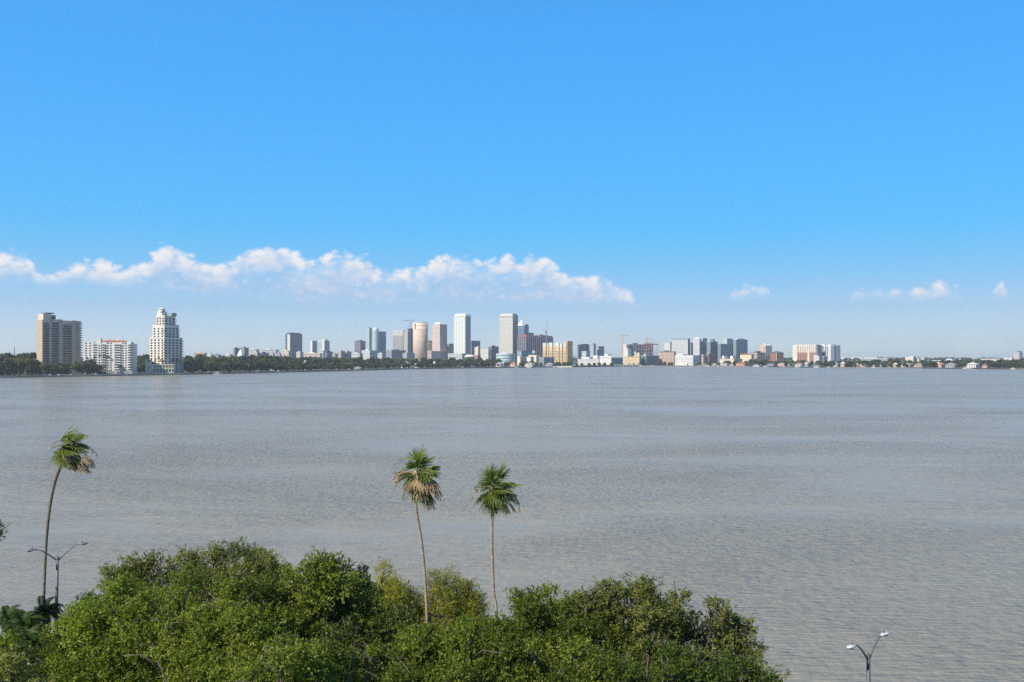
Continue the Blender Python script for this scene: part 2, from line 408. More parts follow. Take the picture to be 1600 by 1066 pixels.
# ================================================================ buildings across the bay
WHITE = (.60, .585, .55); CREAM = (.66, .57, .45); TAN = (.50, .38, .27); PINK = (.62, .48, .41); GREY = (.36, .36, .37)
M_white = mat('white render', WHITE); M_cream = mat('cream render', CREAM); M_tan = mat('tan render', TAN); M_pink = mat('pinkish stone', PINK)
M_grey = mat('grey concrete', GREY); M_dkgrey = mat('dark grey cladding', (.15, .155, .17), .5); M_slate = mat('slate cladding', (.21, .235, .265), .5)
M_dark = mat('dark glazing', (.055, .065, .075), .2, .5); M_teal = mat('teal glazing', (.19, .27, .29), .25, .5); M_blue = mat('blue glazing', (.14, .21, .31), .2, .5)
M_pale = mat('pale green grey panel', (.48, .56, .56), .5); M_brown = mat('brown concrete', (.42, .355, .29)); M_beige = mat('beige concrete', (.58, .50, .39))
M_terra = mat('terracotta tile', (.38, .15, .09), .85); M_yellow = mat('yellow render', (.62, .49, .28)); M_mauve = mat('mauve concrete', (.25, .21, .25))
M_brick = mat('brick red wall', (.36, .19, .14)); M_orange = mat('orange render', (.62, .33, .20)); M_steel = mat('galvanised steel', (.32, .33, .34), .5, .5)
M_green = mat('green copper roof', (.20, .28, .26), .6); M_redsteel = mat('red oxide steel', (.30, .13, .12), .6); M_cranered = mat('weathered crane yellow', (.45, .30, .16), .6)
M_roofgrey = mat('roof felt grey', (.30, .31, .33), .9)

class B: pass
def building(name, label, cat, x0, xc, x1, D, phi=40, group=None, z=GZ):
    """near corner at bearing xc; the left (sunlit) face runs back to x0, the right face back to x1; phi is how far the left face turns from the viewer"""
    X = wx(xc, D); p = R(phi) + math.atan2(X, D); b = B()
    def kx(px): return (px - 800.0) / F
    b.p = lambda px: -(X - kx(px) * D) / (math.cos(p) + kx(px) * math.sin(p))      # along the left face, negative to the left
    b.q = lambda px: (kx(px) * D - X) / (math.sin(p) - kx(px) * math.cos(p))       # along the right face
    b.wl = max(-b.p(x0), .5); b.wr = max(b.q(x1), 6.0); b.ang = p
    b.D = D; b.o = thing(name, label, cat, (X, D, z), -p, group)
    b.zt = lambda py, q=0: wz(py, D + q) - z
    return b
def wall(b, y0, m, ybase=0.0, name='wall', u0=None, u1=0.0, v0=0.0, v1=None):
    z1 = b.zt(y0)
    return MB().box(-b.wl if u0 is None else u0, u1, v0, b.wr if v1 is None else v1, ybase, z1).build(name, m, b.o)
def bands(b, ytop, z0, m, step=3.8, frac=.5, proud=.12, u0=None, u1=0., v0=0., v1=None, name='window_band', most=60, inset=0.0):
    u0 = -b.wl if u0 is None else u0; v1 = b.wr if v1 is None else v1
    z = z0; zt = b.zt(ytop); k = 0
    while z + step * .9 < zt and k < most:
        MB().box(u0 - proud + inset, u1 + proud, v0 - proud, v1 + proud - inset, z + step * (1 - frac) * .6, z + step * (1 - frac) * .6 + step * frac).build(name, m, b.o)
        z += step; k += 1
def piers(b, zt, m, nl, nr, w=.8, proud=.3, z0=0.0, name='pier', u0=None, v1=None):
    u0 = -b.wl if u0 is None else u0; v1 = b.wr if v1 is None else v1
    for i in range(nl + 1 if nl else 0):
        u = u0 + (0 - u0) * i / nl
        MB().box(u - w / 2, u + w / 2, -proud, .3, z0, zt).build(name, m, b.o)
    for i in range(1 if nl else 0, nr + 1 if nr else 0):
        v = v1 * i / nr
        MB().box(-.3, proud, v - w / 2, v + w / 2, z0, zt).build(name, m, b.o)
def cap(b, ytop, h, m, over=.4, name='parapet', u0=None, u1=0., v0=0., v1=None):
    z = b.zt(ytop)
    MB().box((-b.wl if u0 is None else u0) - over, u1 + over, v0 - over, (b.wr if v1 is None else v1) + over, z - h, z + .25).build(name, m, b.o)
def rbox(b, fu0, fu1, fv0, fv1, y0, h, m, name='penthouse', taper=0):
    """block standing on the roof; fractions of the plan"""
    z = b.zt(y0) - h
    MB().box(-b.wl * (1 - fu0), -b.wl * (1 - fu1), b.wr * fv0, b.wr * fv1, z, z + h, taper, taper).build(name, m, b.o)

# ---- brown balcony tower on the left shore ------------------------------------------------
b = building('balcony_tower', 'tall brown concrete tower with dark balcony bays on the left shore', 'tower', 58, 67, 126, 1170, 66)
zr = b.zt(500); n_st = 21; st = zr / (n_st + .6)
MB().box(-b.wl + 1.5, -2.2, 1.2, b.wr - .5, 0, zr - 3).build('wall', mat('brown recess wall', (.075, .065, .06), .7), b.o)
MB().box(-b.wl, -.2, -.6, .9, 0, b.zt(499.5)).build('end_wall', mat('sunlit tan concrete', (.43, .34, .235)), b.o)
for x0_, x1_, yt in ((76.5, 81, 499), (91.5, 97.5, 498.5), (112, 119.5, 499.5), (120.5, 126, 500)):
    MB().box(-b.wl + 1, .5, b.q(x0_), b.q(x1_), 0, b.zt(yt)).build('fin_wall', M_brown, b.o)
for x0_, x1_, yt, hh in ((67.3, 76.3, 500, 4), (82, 91, 498.5, 4), (98, 111.5, 500, 5)):
    MB().box(-b.wl + 2, .1, b.q(x0_), b.q(x1_), b.zt(yt) - hh, b.zt(yt)).build('parapet', M_beige, b.o)
for x0_, x1_ in ((67.6, 76.2), (81.3, 91.2), (97.8, 111.7)):
    for k in range(n_st):
        z = st * (k + .5)
        MB().box(-2.3, .15, b.q(x0_), b.q(x1_), z, z + .28).box(-.05, .12, b.q(x0_), b.q(x1_), z + .28, z + 1.15).build('balcony', mat('balcony slab', (.36, .32, .27)), b.o)
    for k in range(3):
        q0 = b.q(x0_) + (b.q(x1_) - b.q(x0_)) * (k * .36 + .05)
        MB().box(-2.25, -2.05, q0, q0 + (b.q(x1_) - b.q(x0_)) * .2, .5, zr - 3.2).build('window_strip', M_dark, b.o)
for k in range(n_st):
    z = st * (k + .5)
    MB().box(-7, -1.5, b.wr - .2, b.wr + 3.4, z, z + .3).box(-7, -6.8, b.wr, b.wr + 3.4, z + .3, z + 1.2).box(-1.7, -1.5, b.wr, b.wr + 3.4, z + .3, z + 1.2).build('balcony', M_brown, b.o)
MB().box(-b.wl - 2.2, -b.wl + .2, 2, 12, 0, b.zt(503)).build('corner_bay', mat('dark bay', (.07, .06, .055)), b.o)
for k in range(n_st):
    z = st * (k + .5); MB().box(-b.wl - 3, -b.wl - .1, 1.5, 12.5, z, z + 1.0).build('balcony', M_brown, b.o)
MB().box(-b.wl + .4, -1, .95, 11, zr, b.zt(490)).build('penthouse', M_beige, b.o)
MB().box(-b.wl + 2, -1, 4, 14.6, b.zt(490) + .02, b.zt(488.2)).build('plant_room', mat('dark plant room', (.10, .11, .12)), b.o)
MB().box(-b.wl + 3, -1.2, 11.2, 16.5, zr, b.zt(492)).build('plant_room', MATS['dark plant room'], b.o)

# ---- white block with the red hipped roof --------------------------------------------------
b = building('apartment_block', 'white balconied apartment block with a red tiled hipped roof on the left shore', 'apartment block', 130, 204, 212, 1185, 14)
zr = b.zt(535); st = zr / 13.0
M_wh2 = mat('bright white render', (.70, .67, .61), .8)
MB().box(b.p(130), b.p(145), 1, 16, 0, b.zt(535)).box(b.p(150.2), 0, 1, 16, 0, b.zt(534.5)).build('wall', M_wh2, b.o)
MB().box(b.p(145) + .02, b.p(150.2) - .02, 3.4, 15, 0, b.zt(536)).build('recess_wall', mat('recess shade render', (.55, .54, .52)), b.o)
MB().box(b.p(150.5), b.p(157.5), .2, 8, 0, b.zt(529)).build('lift_tower', M_wh2, b.o)
MB().box(.02, 2.0, 4, b.wr, 0, b.zt(537)).build('end_wing', M_wh2, b.o)
MB().hip(b.p(158.5), b.p(196), .6, 15, b.zt(534.4), 2.4).build('roof', M_terra, b.o)
MB().box(b.p(180), b.p(184), 6, 9, b.zt(534), b.zt(530.6)).build('chimney', M_wh2, b.o)
for c_ in (134.2, 140.4, 155, 168.2, 173, 192, 196.4):
    for k in range(13 if c_ != 155 else 12):
        z = st * k + st * .35
        u = b.p(c_); y_ = .98 if c_ != 155 else .18
        MB().box(u - 1.1, u + 1.1, y_ - .1, y_ + .3, z, z + 1.5).build('window', M_dark, b.o)
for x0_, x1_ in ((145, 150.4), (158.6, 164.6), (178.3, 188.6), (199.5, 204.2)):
    MB().box(b.p(x0_), b.p(x1_), .55, .95, 0, zr - 2.5).build('window_strip', mat('shaded balcony back', (.20, .21, .22)), b.o)  # balcony shade painted as a grey strip on the back wall
    for k in range(13):
        z = st * k
        MB().box(b.p(x0_), b.p(x1_), -.9, .98, z + .1, z + .4).box(b.p(x0_), b.p(x1_), -.95, -.75, z + .1, z + 1.35).build('balcony', M_wh2, b.o)
for k in range(12):
    MB().box(1.9, 2.15, 6, 9, st * k + 1.2, st * k + 2.9).build('window', M_dark, b.o)
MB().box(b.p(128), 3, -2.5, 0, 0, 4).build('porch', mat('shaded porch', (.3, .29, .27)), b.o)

# ---- stepped white tower -------------------------------------------------------------------
b = building('stepped_tower', 'white stepped tower with a small domed turret on the left shore', 'tower', 234, 256.5, 285, 1230, 48)
M_ivory = mat('ivory render', (.66, .61, .52), .8)
def tier(f, y0, z0, nl, nr, st, indiv):
    u0, v1 = -b.wl * f[0], b.wr * f[1]; a = b.wl * f[2]
    MB().box(u0, -a, a, v1, z0, b.zt(y0)).build('wall', M_ivory, b.o)
    MB().box(u0 - .5, -a + .5, a - .5, v1 + .5, b.zt(y0) - .7, b.zt(y0) + .6).build('cornice', M_ivory, b.o)
    zt = b.zt(y0); k = 0; z = z0 + .8
    while z + st * .8 < zt:
        for i in range(nl):
            u = u0 + (-a - u0) * (i + .5) / nl
            MB().box(u - 1.7, u + 1.7, a - .12, a + .3, z, z + st * .66).build('window', M_dark, b.o)
        for i in range(nr):
            v = a + (v1 - a) * (i + .5) / nr
            MB().box(-a - .3, -a + .12, v - 2.0, v + 2.0, z, z + st * .66).build('window', M_dark, b.o)
        MB().box(-a - 2.2, -a + 1.3, a - 1.3, a + 2.2, z - .5, z - .15).build('balcony', M_ivory, b.o)
        MB().box(-a - 2, -a + 1.2, v1 - 1.0, v1 + 1.4, z - .5, z + .5).build('balcony', M_ivory, b.o)
        z += st; k += 1
tier((1, 1, 0), 528, 0, 4, 5, 3.5, True)
tier((.90, .88, .09), 508, b.zt(528), 3, 4, 3.5, False)
tier((.76, .76, .19), 493.5, b.zt(508), 3, 3, 3.5, False)
rbox(b, .22, .56, .22, .50, 486.2, 6.2, M_ivory, 'turret')
rbox(b, .27, .51, .25, .46, 482.2, 3.4, M_ivory, 'turret_top', .6)
for k in range(4):
    u = -b.wl * (.55 - .085 * k); zz = b.zt(488.8)
    MB().box(u - .5, u + .5, b.wr * .22 - .1, b.wr * .22 + .2, zz, zz + 2.6).build('turret_window', M_dark, b.o)
zd = b.zt(482.2); hd = b.zt(480) - zd; dm = MB()
for k in range(4): dm.cyl(-b.wl * .61, b.wr * .355, 4.2 * math.cos(k * .38), zd + hd * math.sin(k * .38), zd + hd * math.sin((k + 1) * .38), 16, 4.2 * math.cos((k + 1) * .38))
dm.build('dome', M_ivory, b.o)
rbox(b, .55, .95, .45, .72, 488.4, 4.0, M_green, 'plant_room')
def facing(mb, ang):
    ca, sa = math.cos(ang), math.sin(ang); mb.v = [(x * ca - y * sa, x * sa + y * ca, z) for x, y, z in mb.v]; return mb
M_pod = mat('cream podium', (.62, .54, .41)); s_ = b.D / F; g_ = b.ang + R(20.5)
def fx(px): return (px - 256.5) * s_
facing(MB().box(fx(238), fx(271), -9, 18, 0, b.zt(569)), g_).build('podium', M_pod, b.o)
facing(MB().box(fx(229), fx(239), -8.4, 10, 0, b.zt(561.5)), g_).build('podium_wing', M_pod, b.o)
for k in range(9):
    x_ = fx(233) + k * fx(275) * .235 * 1.0
    if fx(239) < x_ < fx(268): facing(MB().box(x_, x_ + 2.2, -9.15, -8.8, 2.0, 6.0), g_).build('arch_opening', M_dark, b.o); facing(MB().box(x_, x_ + 2.0, -9.15, -8.8, 8.0, 11.0), g_).build('window', M_dark, b.o)

# ---- downtown ------------------------------------------------------------------------------
T = building
def simple(name, label, cat, x0, xc, x1, y0, D, m, phi=40, st=0, gl=None, frac=.5, roofm=None, ph=None, pl=None):
    b = T(name, label, cat, x0, xc, x1, D, phi); wall(b, y0, m)
    if st: bands(b, y0, 1.0, gl or M_dark, st, frac)
    if pl: piers(b, b.zt(y0) - .5, pl[2], pl[0], pl[1])
    cap(b, y0, 1.2, roofm or m)
    if ph: rbox(b, ph[0], ph[1], ph[2], ph[3], y0 - ph[4] * F / D, ph[4], ph[5] if len(ph) > 5 else (roofm or m))
    return b
# A: dark tower with white edge
b = simple('apartment_tower', 'dark glass tower with one bright white edge, first tower right of the white stepped one', 'tower', 446, 453, 472, 521.5, 2450, M_slate, 25, 3.6, M_dark, .6)
MB().box(b.p(449), -.2, -.35, .3, 0, b.zt(523)).build('white_edge', M_white, b.o)
piers(b, b.zt(522.5), M_white, 0, 5, 1.0, .4); piers(b, b.zt(524), M_steel, 2, 0, .8, .3)
rbox(b, .2, .95, .05, .9, 519.6, 3.4, M_dkgrey, 'plant_room')
# B: twin slabs
b = simple('apartment_tower', 'pale slab tower with a sunlit left edge, left one of the low twin slabs', 'tower', 485, 488, 495.5, 532.5, 2900, M_pale, 40, 3.6, M_slate, .45, M_white)
MB().box(-b.wl - .2, .25, -.4, .4, 0, b.zt(533)).build('white_edge', M_white, b.o)  # sunlit left face painted on as a white strip
b = simple('apartment_tower', 'pale green tower with a white stripe, right one of the low twin slabs', 'tower', 496, 507, 515, 532.5, 2950, M_pale, 40, 3.6, M_slate, .5, M_white, (.5, .9, .2, .8, 4))
MB().box(b.p(503.5), -.1, -.4, .3, 0, b.zt(532)).build('white_edge', M_white, b.o)
# C
b = simple('office_tower', 'dark mauve and slate block tower left of the tall pale twin shafts', 'tower', 554, 563, 571, 533, 2900, M_mauve, 40, 3.8, M_dark, .35, M_dkgrey, (.3, .8, .2, .7, 3))
MB().box(-.4, .4, .4, b.wr, 2, b.zt(533.6)).build('glass_wall', M_slate, b.o)
# D
b = T('apartment_tower', 'tall pale green tower of two shafts with a dark recess between them', 'tower', 572, 577, 581, 3000, 40)
wall(b, 513, M_pale); bands(b, 513, 2, M_teal, 3.7, .4); rbox(b, .1, .9, .2, .9, 511.6, 4, M_teal, 'crown')
b.o2 = None
z_ = b.zt(512.2); cx_, cy_ = b.q(587) * math.sin(R(40)) , 8.0
MB().cyl(b.p(585) * .92, 9, 9.5, 0, b.zt(514), 20).build('round_shaft', mat('pale green panel', (.50, .60, .58), .45), b.o)
MB().cyl(b.p(585) * .92, 9, 8.6, b.zt(514), b.zt(511.8), 20, 5).build('round_crown', M_pale, b.o)
for k in range(28):
    MB().cyl(b.p(585) * .92, 9, 9.65, 3 + k * 3.7, 4.4 + k * 3.7, 20).build('window_band', M_teal, b.o)
simple('glass_slab', 'blue grey glass slab attached right of the pale green twin shafts', 'tower', 588.5, 591, 603.2, 518, 3020, M_teal, 35, 3.7, M_slate, .5, M_slate)
# E
b = simple('office_tower', 'grey beige office tower with a bright white crown left of the round tower', 'tower', 614, 629.5, 633, 524, 3250, mat('grey beige panel', (.46, .44, .41)), 14, 4, M_slate, .42)
MB().box(-b.wl - .3, .3, -.3, b.wr + .3, b.zt(524) + .27, b.zt(516)).build('crown', M_white, b.o)
for k in range(4): MB().box(-b.wl + 3 + k * b.wl / 4, -b.wl + 5 + k * b.wl / 4, -.45, .2, b.zt(522.5), b.zt(518.5)).build('crown_opening', M_grey, b.o)
# F, G
b = simple('apartment_tower', 'beige apartment tower with balconies tucked left of the tall round tower', 'tower', 630.5, 637, 641.5, 518, 3150, M_beige, 40, 3.4, M_slate, .5)
b = simple('tower_shell', 'dark mauve unfinished tower under the slim crane left of the round tower', 'tower shell', 637, 640, 648, 513.4, 3180, mat('raw mauve frame', (.17, .13, .16)), 35, 3.6, M_dark, .45)
MB().box(-b.wl - 1.5, 1.5, -1.5, b.wr + 1.5, b.zt(514), b.zt(513)).build('formwork', M_redsteel, b.o)
# H round tower
o = thing('round_tower', 'tall round beige tower with a dark slot near its top', 'tower', (wx(656.8, 2900), 2900, GZ))
rad = 11.6 * 2900 / F; zt = wz(505, 2900) - GZ
MB().cyl(0, 0, rad, 0, zt, 56).build('wall', mat('warm beige stone', (.66, .52, .40), .75), o, True)
MB().cyl(0, 0, rad + .35, zt - 9, zt - 8, 56).build('ledge', M_tan, o)
MB().cyl(0, 0, rad - 3, zt, zt + 2.2, 40).build('roof', M_grey, o)
for k in range(28):
    MB().cyl(0, 0, rad + .12, 6 + k * 3.7, 7.1 + k * 3.7, 56).build('window_band', mat('bronze glazing', (.46, .36, .28), .4), o)
a_ = R(232)
mb = MB(); c_, s_ = math.cos(a_), math.sin(a_)
mb.add([(rad * c_ * k_ + t_ * s_ * 2.0, rad * s_ * k_ - t_ * c_ * 2.0, z_) for k_ in (.9, 1.015) for t_ in (-1, 1) for z_ in (zt - 19, zt - 1)],
       [(4, 6, 7, 5), (0, 1, 3, 2), (0, 4, 5, 1), (2, 3, 7, 6), (1, 5, 7, 3), (0, 2, 6, 4)])
mb.build('slot', M_dark, o)
simple('office_block', 'narrow yellow block with a dark flat top between round tower and pink tower', 'office block', 668, 669, 676.5, 532.5, 3100, mat('ochre panel', (.66, .50, .24)), 60, 3.8, M_tan, .3, M_dkgrey)
# I
b = simple('office_tower', 'square pinkish tower with a white pyramid cap right of the round tower', 'tower', 675.5, 687.2, 698.3, 507, 2850, mat('pink granite', (.58, .47, .42)), 45, 3.9, mat('rose glazing', (.42, .33, .31), .4), .4, M_roofgrey)
piers(b, b.zt(509), MATS['pink granite'], 6, 6, 1.2, .35)
MB().box(-b.wl + 1, -1, 1, b.wr - 1, b.zt(507) + .27, b.zt(503.4), 8, 8).build('roof', M_white, b.o)
b = simple('podium_block', 'low grey pink podium block under the pyramid capped tower', 'office block', 668, 674, 701.5, 548.5, 2780, M_pink, 30, 4, M_mauve, .5)
simple('hotel_block', 'small tan block with a dark brown cap left of the tall white tower', 'hotel', 698.5, 701, 709, 538, 2950, mat('light tan panel', (.60, .46, .36)), 30, 3.6, M_tan, .3, M_dkgrey, (.1, .9, .1, .9, 2, M_tan))
# J white tower
b = T('office_tower', 'tallest white tower with vertical ribs left of the grey slab headquarters', 'tower', 709.5, 727, 735.6, 2800, 42)
M_jw = mat('white ribbed panel', (.64, .64, .59)); M_jg = mat('grey green glazing', (.36, .42, .42), .3)
wall(b, 493, M_jw)
for k in range(7):
    u = -b.wl + b.wl * (k + .6) / 7.2; MB().box(u - .7, u + .7, -.2, .3, 3, b.zt(494.5)).build('window_strip', M_jg, b.o)
for k in range(5):
    v = b.wr * (k + .5) / 5; MB().box(-.3, .2, v - 1.8, v + 1.8, 3, b.zt(495)).build('window_strip', mat('cool grey glazing', (.22, .27, .29), .25), b.o)
MB().box(-b.wl + .3, -.3, .3, b.wr - .3, b.zt(493), b.zt(490), 3, 3).build('crown', M_jw, b.o)
for k in range(4):
    u = -b.wl + b.wl * (k + .8) / 4.6; MB().box(u - 1.0, u + 1.0, -.4, .2, b.zt(495.5), b.zt(492.6)).build('crown_arch', M_slate, b.o)
MB().box(-b.wl - 3.5, -b.wl + 5, 3, b.wr - 6, 0, b.zt(507)).build('shoulder', M_jw, b.o)
bands(b, 508, 4, M_jg, 3.8, .5, .1, -b.wl - 3.5, -b.wl + 5, 3, b.wr - 6)
# around J / K
simple('office_block', 'dark slate glass block just right of the tallest white tower', 'office block', 735.5, 737, 750.2, 532.5, 3050, M_slate, 30, 3.8, M_dkgrey, .5, M_slate)
simple('annex_block', 'small cream block in front of the dark slate block', 'office block', 741.5, 747, 750.6, 543, 2700, M_cream, 35, 3.8, M_tan, .3, None, (.5, .9, .2, .8, 3))
simple('office_block', 'low white block between the slate block and the grey slab headquarters', 'office block', 750, 763, 768, 546, 2820, M_white, 30, 4, M_grey, .35)
simple('office_block', 'small dark stepped block left of the grey slab headquarters', 'office block', 763, 768, 779, 541.5, 2950, M_dkgrey, 40, 3.6, M_slate, .4, M_dkgrey, (.2, .8, .1, .6, 4, M_white))
o = thing('dome_hall', 'low white domed hall behind the tree belt below the tallest white tower', 'hall', (wx(734, 2350), 2350, GZ))
MB().cyl(0, 0, 13, 0, wz(557.5, 2350) - GZ, 24).build('wall', M_slate, o); MB().cyl(0, 0, 14.5, wz(557.5, 2350) - GZ, wz(554.4, 2350) - GZ, 24, 8).build('roof', M_white, o)
simple('brick_house', 'red roofed brick house right of the white domed hall', 'house', 742, 746, 751, 555.5, 2330, M_brick, 40, 0, None, .5, M_terra)
simple('podium_block', 'long pale grey podium below the tallest white tower', 'office block', 700, 722, 735, 552.5, 2650, mat('pale grey panel', (.55, .54, .52)), 30, 4, M_slate, .4)
# K
b = T('headquarters_tower', 'tall grey slab tower with dark crown arches, the one right of the white tower', 'tower', 780.4, 801, 809.3, 2850, 33)
M_kg = mat('warm grey granite', (.52, .50, .45)); M_kd = mat('dusk glazing', (.21, .23, .25), .25)
wall(b, 492.5, M_kg)
bands(b, 498, 4, mat('warm grey glazing', (.43, .42, .39), .35), 3.7, .4, .1, None, -4, 0, 3)
MB().box(-b.wl + 1, -1, 1, b.wr - 1, b.zt(492.5) + .02, b.zt(490), 1.5, 1.5).build('crown', M_kg, b.o)
for k in range(8):
    u = -b.wl + b.wl * (k + .5) / 8; MB().box(u - 1.2, u + 1.2, -.3, .2, b.zt(496.5), b.zt(493.5)).build('crown_arch', M_slate, b.o)
for k, (v0_, v1_, yt) in enumerate(((1.5, 7, 505), (8.5, 14, 500), (15.5, 21, 496), (22.5, 28, 493))):
    MB().box(-1, .5, v0_, min(v1_, b.wr), 2, b.zt(yt)).build('glass_shaft', M_kd, b.o)
o = thing('round_pavilion', 'low round glass building with a white canopy at the foot of the grey slab tower', 'pavilion', (wx(790, 2420), 2420, GZ))
rr = 15 * 2420 / F; zz = wz(552.5, 2420) - GZ
MB().cyl(0, 0, rr, 0, zz, 36).build('wall', M_pale, o)
for k in range(4): MB().cyl(0, 0, rr + .15, 2.2 + k * zz / 4.3, 2.2 + k * zz / 4.3 + 2.6, 36).build('window_band', M_teal, o)
MB().cyl(0, 0, rr * .62, zz, zz + 2.5, 30, rr * .3).build('canopy', M_white, o)
# L
b = T('glass_tower', 'blue glass tower topped by a bright white pyramid', 'tower', 808, 819, 826, 3100, 40)
wall(b, 509, M_blue); piers(b, b.zt(510), M_slate, 5, 4, .7, .3)
bands(b, 510, 4, M_dark, 7.5, .2, .15)
z0_ = b.zt(509); cx0, cy0 = -b.wl * .58, b.wr * .4; hw = 12.5
MB().add([(cx0 - hw, cy0 - hw, z0_), (cx0 + hw, cy0 - hw, z0_), (cx0 + hw, cy0 + hw, z0_), (cx0 - hw, cy0 + hw, z0_), (cx0, cy0, b.zt(499.6))],
         [(3, 2, 1, 0), (0, 1, 4), (1, 2, 4), (2, 3, 4), (3, 0, 4)]).build('pyramid_roof', mat('bright white metal', (.82, .82, .82), .5), b.o)
rbox(b, .70, 1.0, .3, .95, 506.6, 5, M_slate, 'upper_block')
simple('glass_tower', 'stepped shoulder tower of blue glass and pinkish stone right of the pyramid top', 'tower', 820, 826, 834, 520, 3120, mat('dusky pink stone', (.42, .33, .31)), 40, 3.8, M_slate, .5, M_pink)
# M: wide block under construction
b = T('tower_shell', 'wide dark concrete block under construction with rows of vertical piers', 'building shell', 809, 822, 864, 2760, 52)
M_mp = mat('mauve grey frame', (.20, .18, .22))
wall(b, 526.5, mat('shell interior', (.085, .08, .10)))
piers(b, b.zt(526), mat('pale shell pier', (.34, .32, .36)), 4, 13, 1.5, .6)
bands(b, 527, 1, M_mp, 4.0, .3, .35, name='floor_slab')
for k in range(6):
    v0_ = b.wr * k / 6 + 1; MB().box(-b.wl * .8, -.5, v0_, v0_ + b.wr / 6 - 3, b.zt(526.5) + .02, b.zt(522.5 + (k * 7 % 3))).build('formwork', M_mauve if k % 2 else M_redsteel, b.o)
simple('hotel_block', 'low teal roofed block at the foot of the wide building shell', 'hotel', 808, 815, 836, 548, 2560, mat('teal panel', (.26, .38, .40), .5), 35, 3.6, M_slate, .4, M_mauve)
b = simple('waterfront_house', 'small pale gabled house right of the round glass pavilion', 'house', 808, 813, 823, 557, 2330, M_cream, 35, 0, None, .5, M_pink)
simple('waterfront_house', 'small white house with a pink roof next to the pale gabled house', 'house', 823, 829, 834, 557.5, 2320, M_white, 35, 0, None, .5, M_pink)
b = simple('hospital_wing', 'cream low building with a short white tower left of the yellow complex', 'building', 826, 838, 844, 555, 2420, mat('warm cream', (.72, .62, .44)), 30, 3.6, M_tan, .3)
rbox(b, .4, .62, .2, .6, 548, 6.5, M_white, 'stair_tower')
# N yellow complex
b = T('bay_complex', 'yellow and white apartment complex of tall ribbed bays', 'apartment block', 848.4, 884.5, 893, 2480, 22)
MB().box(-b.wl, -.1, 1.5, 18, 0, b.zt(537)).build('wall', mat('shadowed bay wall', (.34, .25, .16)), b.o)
for x0_, x1_, yt, mm in ((848.4, 853, 535.5, 0), (855.3, 857.2, 536, 1), (858.4, 863.2, 535.3, 0), (865.2, 867, 536, 1), (867.6, 873.4, 535.6, 0), (874.8, 878.6, 536, 1), (880.4, 884.4, 535.8, 0)):
    za = b.zt(541 if mm == 0 else 543)
    MB().box(b.p(x0_), b.p(x1_), -1.2, 6, 0, za).build('bay', M_yellow if mm == 0 else mat('pale sand render', (.62, .49, .30)), b.o)
    MB().box(b.p(x0_), b.p(x1_), -1.2, 6, za, b.zt(yt)).build('bay_top', M_white, b.o)
    for k in range(9):
        MB().box(b.p(x0_) + .8, b.p(x1_) - .8, -1.3, -1.0, 2 + k * 4, 4 + k * 4).build('window', mat('amber glazing', (.30, .22, .13), .4), b.o)
MB().box(.1, 3.5, .5, b.wr, 0, b.zt(534.5)).build('end_block', mat('brown yellow render', (.50, .34, .16)), b.o)
MB().box(b.p(885) - 9, 4.5, 0, b.wr, b.zt(534.5) + .02, b.zt(532.6), 2, 2).build('roof', M_brown, b.o)
simple('parking_deck', 'flat grey parking deck left in front of the yellow complex', 'parking deck', 842, 850, 866, 558.3, 2330, M_grey, 30, 3.2, M_dkgrey, .5)
# O
simple('office_block', 'dark slate block right of the yellow complex', 'office block', 902, 904, 921, 538.5, 3000, M_slate, 35, 3.7, M_dkgrey, .5, M_dkgrey, (.1, .9, .4, .9, 2.5))
simple('apartment_tower', 'pale narrow tower between the dark slate block and a shorter grey one', 'tower', 922, 927.5, 931, 537.5, 3020, M_pale, 40, 3.6, M_slate, .45, M_grey, (.3, .9, .1, .6, 3))
simple('apartment_tower', 'short grey tower with white left edge just left of the thin red crane', 'tower', 932.5, 935.5, 944, 541.3, 3050, mat('mid grey panel', (.40, .41, .43)), 40, 3.6, M_slate, .45, M_slate)
simple('annex_block', 'pale green low block in front of the dark slate block', 'office block', 909, 916, 922, 549, 2760, M_pale, 40, 3.8, M_slate, .3)
b = simple('convention_hall', 'long white low hall with a stepped flat roof on the waterfront', 'hall', 900, 936, 950, 561.5, 2480, M_white, 20, 4.2, M_grey, .35)
rbox(b, .1, .5, .2, .8, 558, 5.0, M_white, 'upper_hall'); rbox(b, .7, .9, .1, .8, 555.5, 9.0, M_white, 'stair_tower')
b = simple('exhibition_hall', 'bright white hall with a rounded roof and teal glass side left of the yellow block', 'hall', 937, 955, 973, 559, 2440, mat('bright white sheet', (.60, .585, .55)), 45, 0)
MB().box(-.2, .3, 1, b.wr - 1, 1, b.zt(560.5)).build('glass_wall', M_teal, b.o)
MB().box(-b.wl - 1.5, 2, -1.5, b.wr + 2, b.zt(559) + .26, b.zt(556.8), 2, 2).build('roof', M_white, b.o)
rbox(b, .2, .5, .2, .6, 553.4, 5.0, M_white, 'roof_block')
for i_, (x_, y_, d_) in enumerate(((897, 555, 2500),)):
    o = thing('signal_mast', 'short white twin mast standing left of the long white hall', 'mast', (wx(x_, d_), d_, GZ))
    MB().box(-1.6, -.4, -.5, .5, 0, wz(y_, d_) - GZ).build('mast', M_white, o); MB().box(.6, 1.8, -.5, .5, 0, wz(y_ + 1.5, d_) - GZ).build('mast', M_white, o)
    MB().box(-2.4, 2.6, -1, 1, 0, 1.6).build('base', M_grey, o)
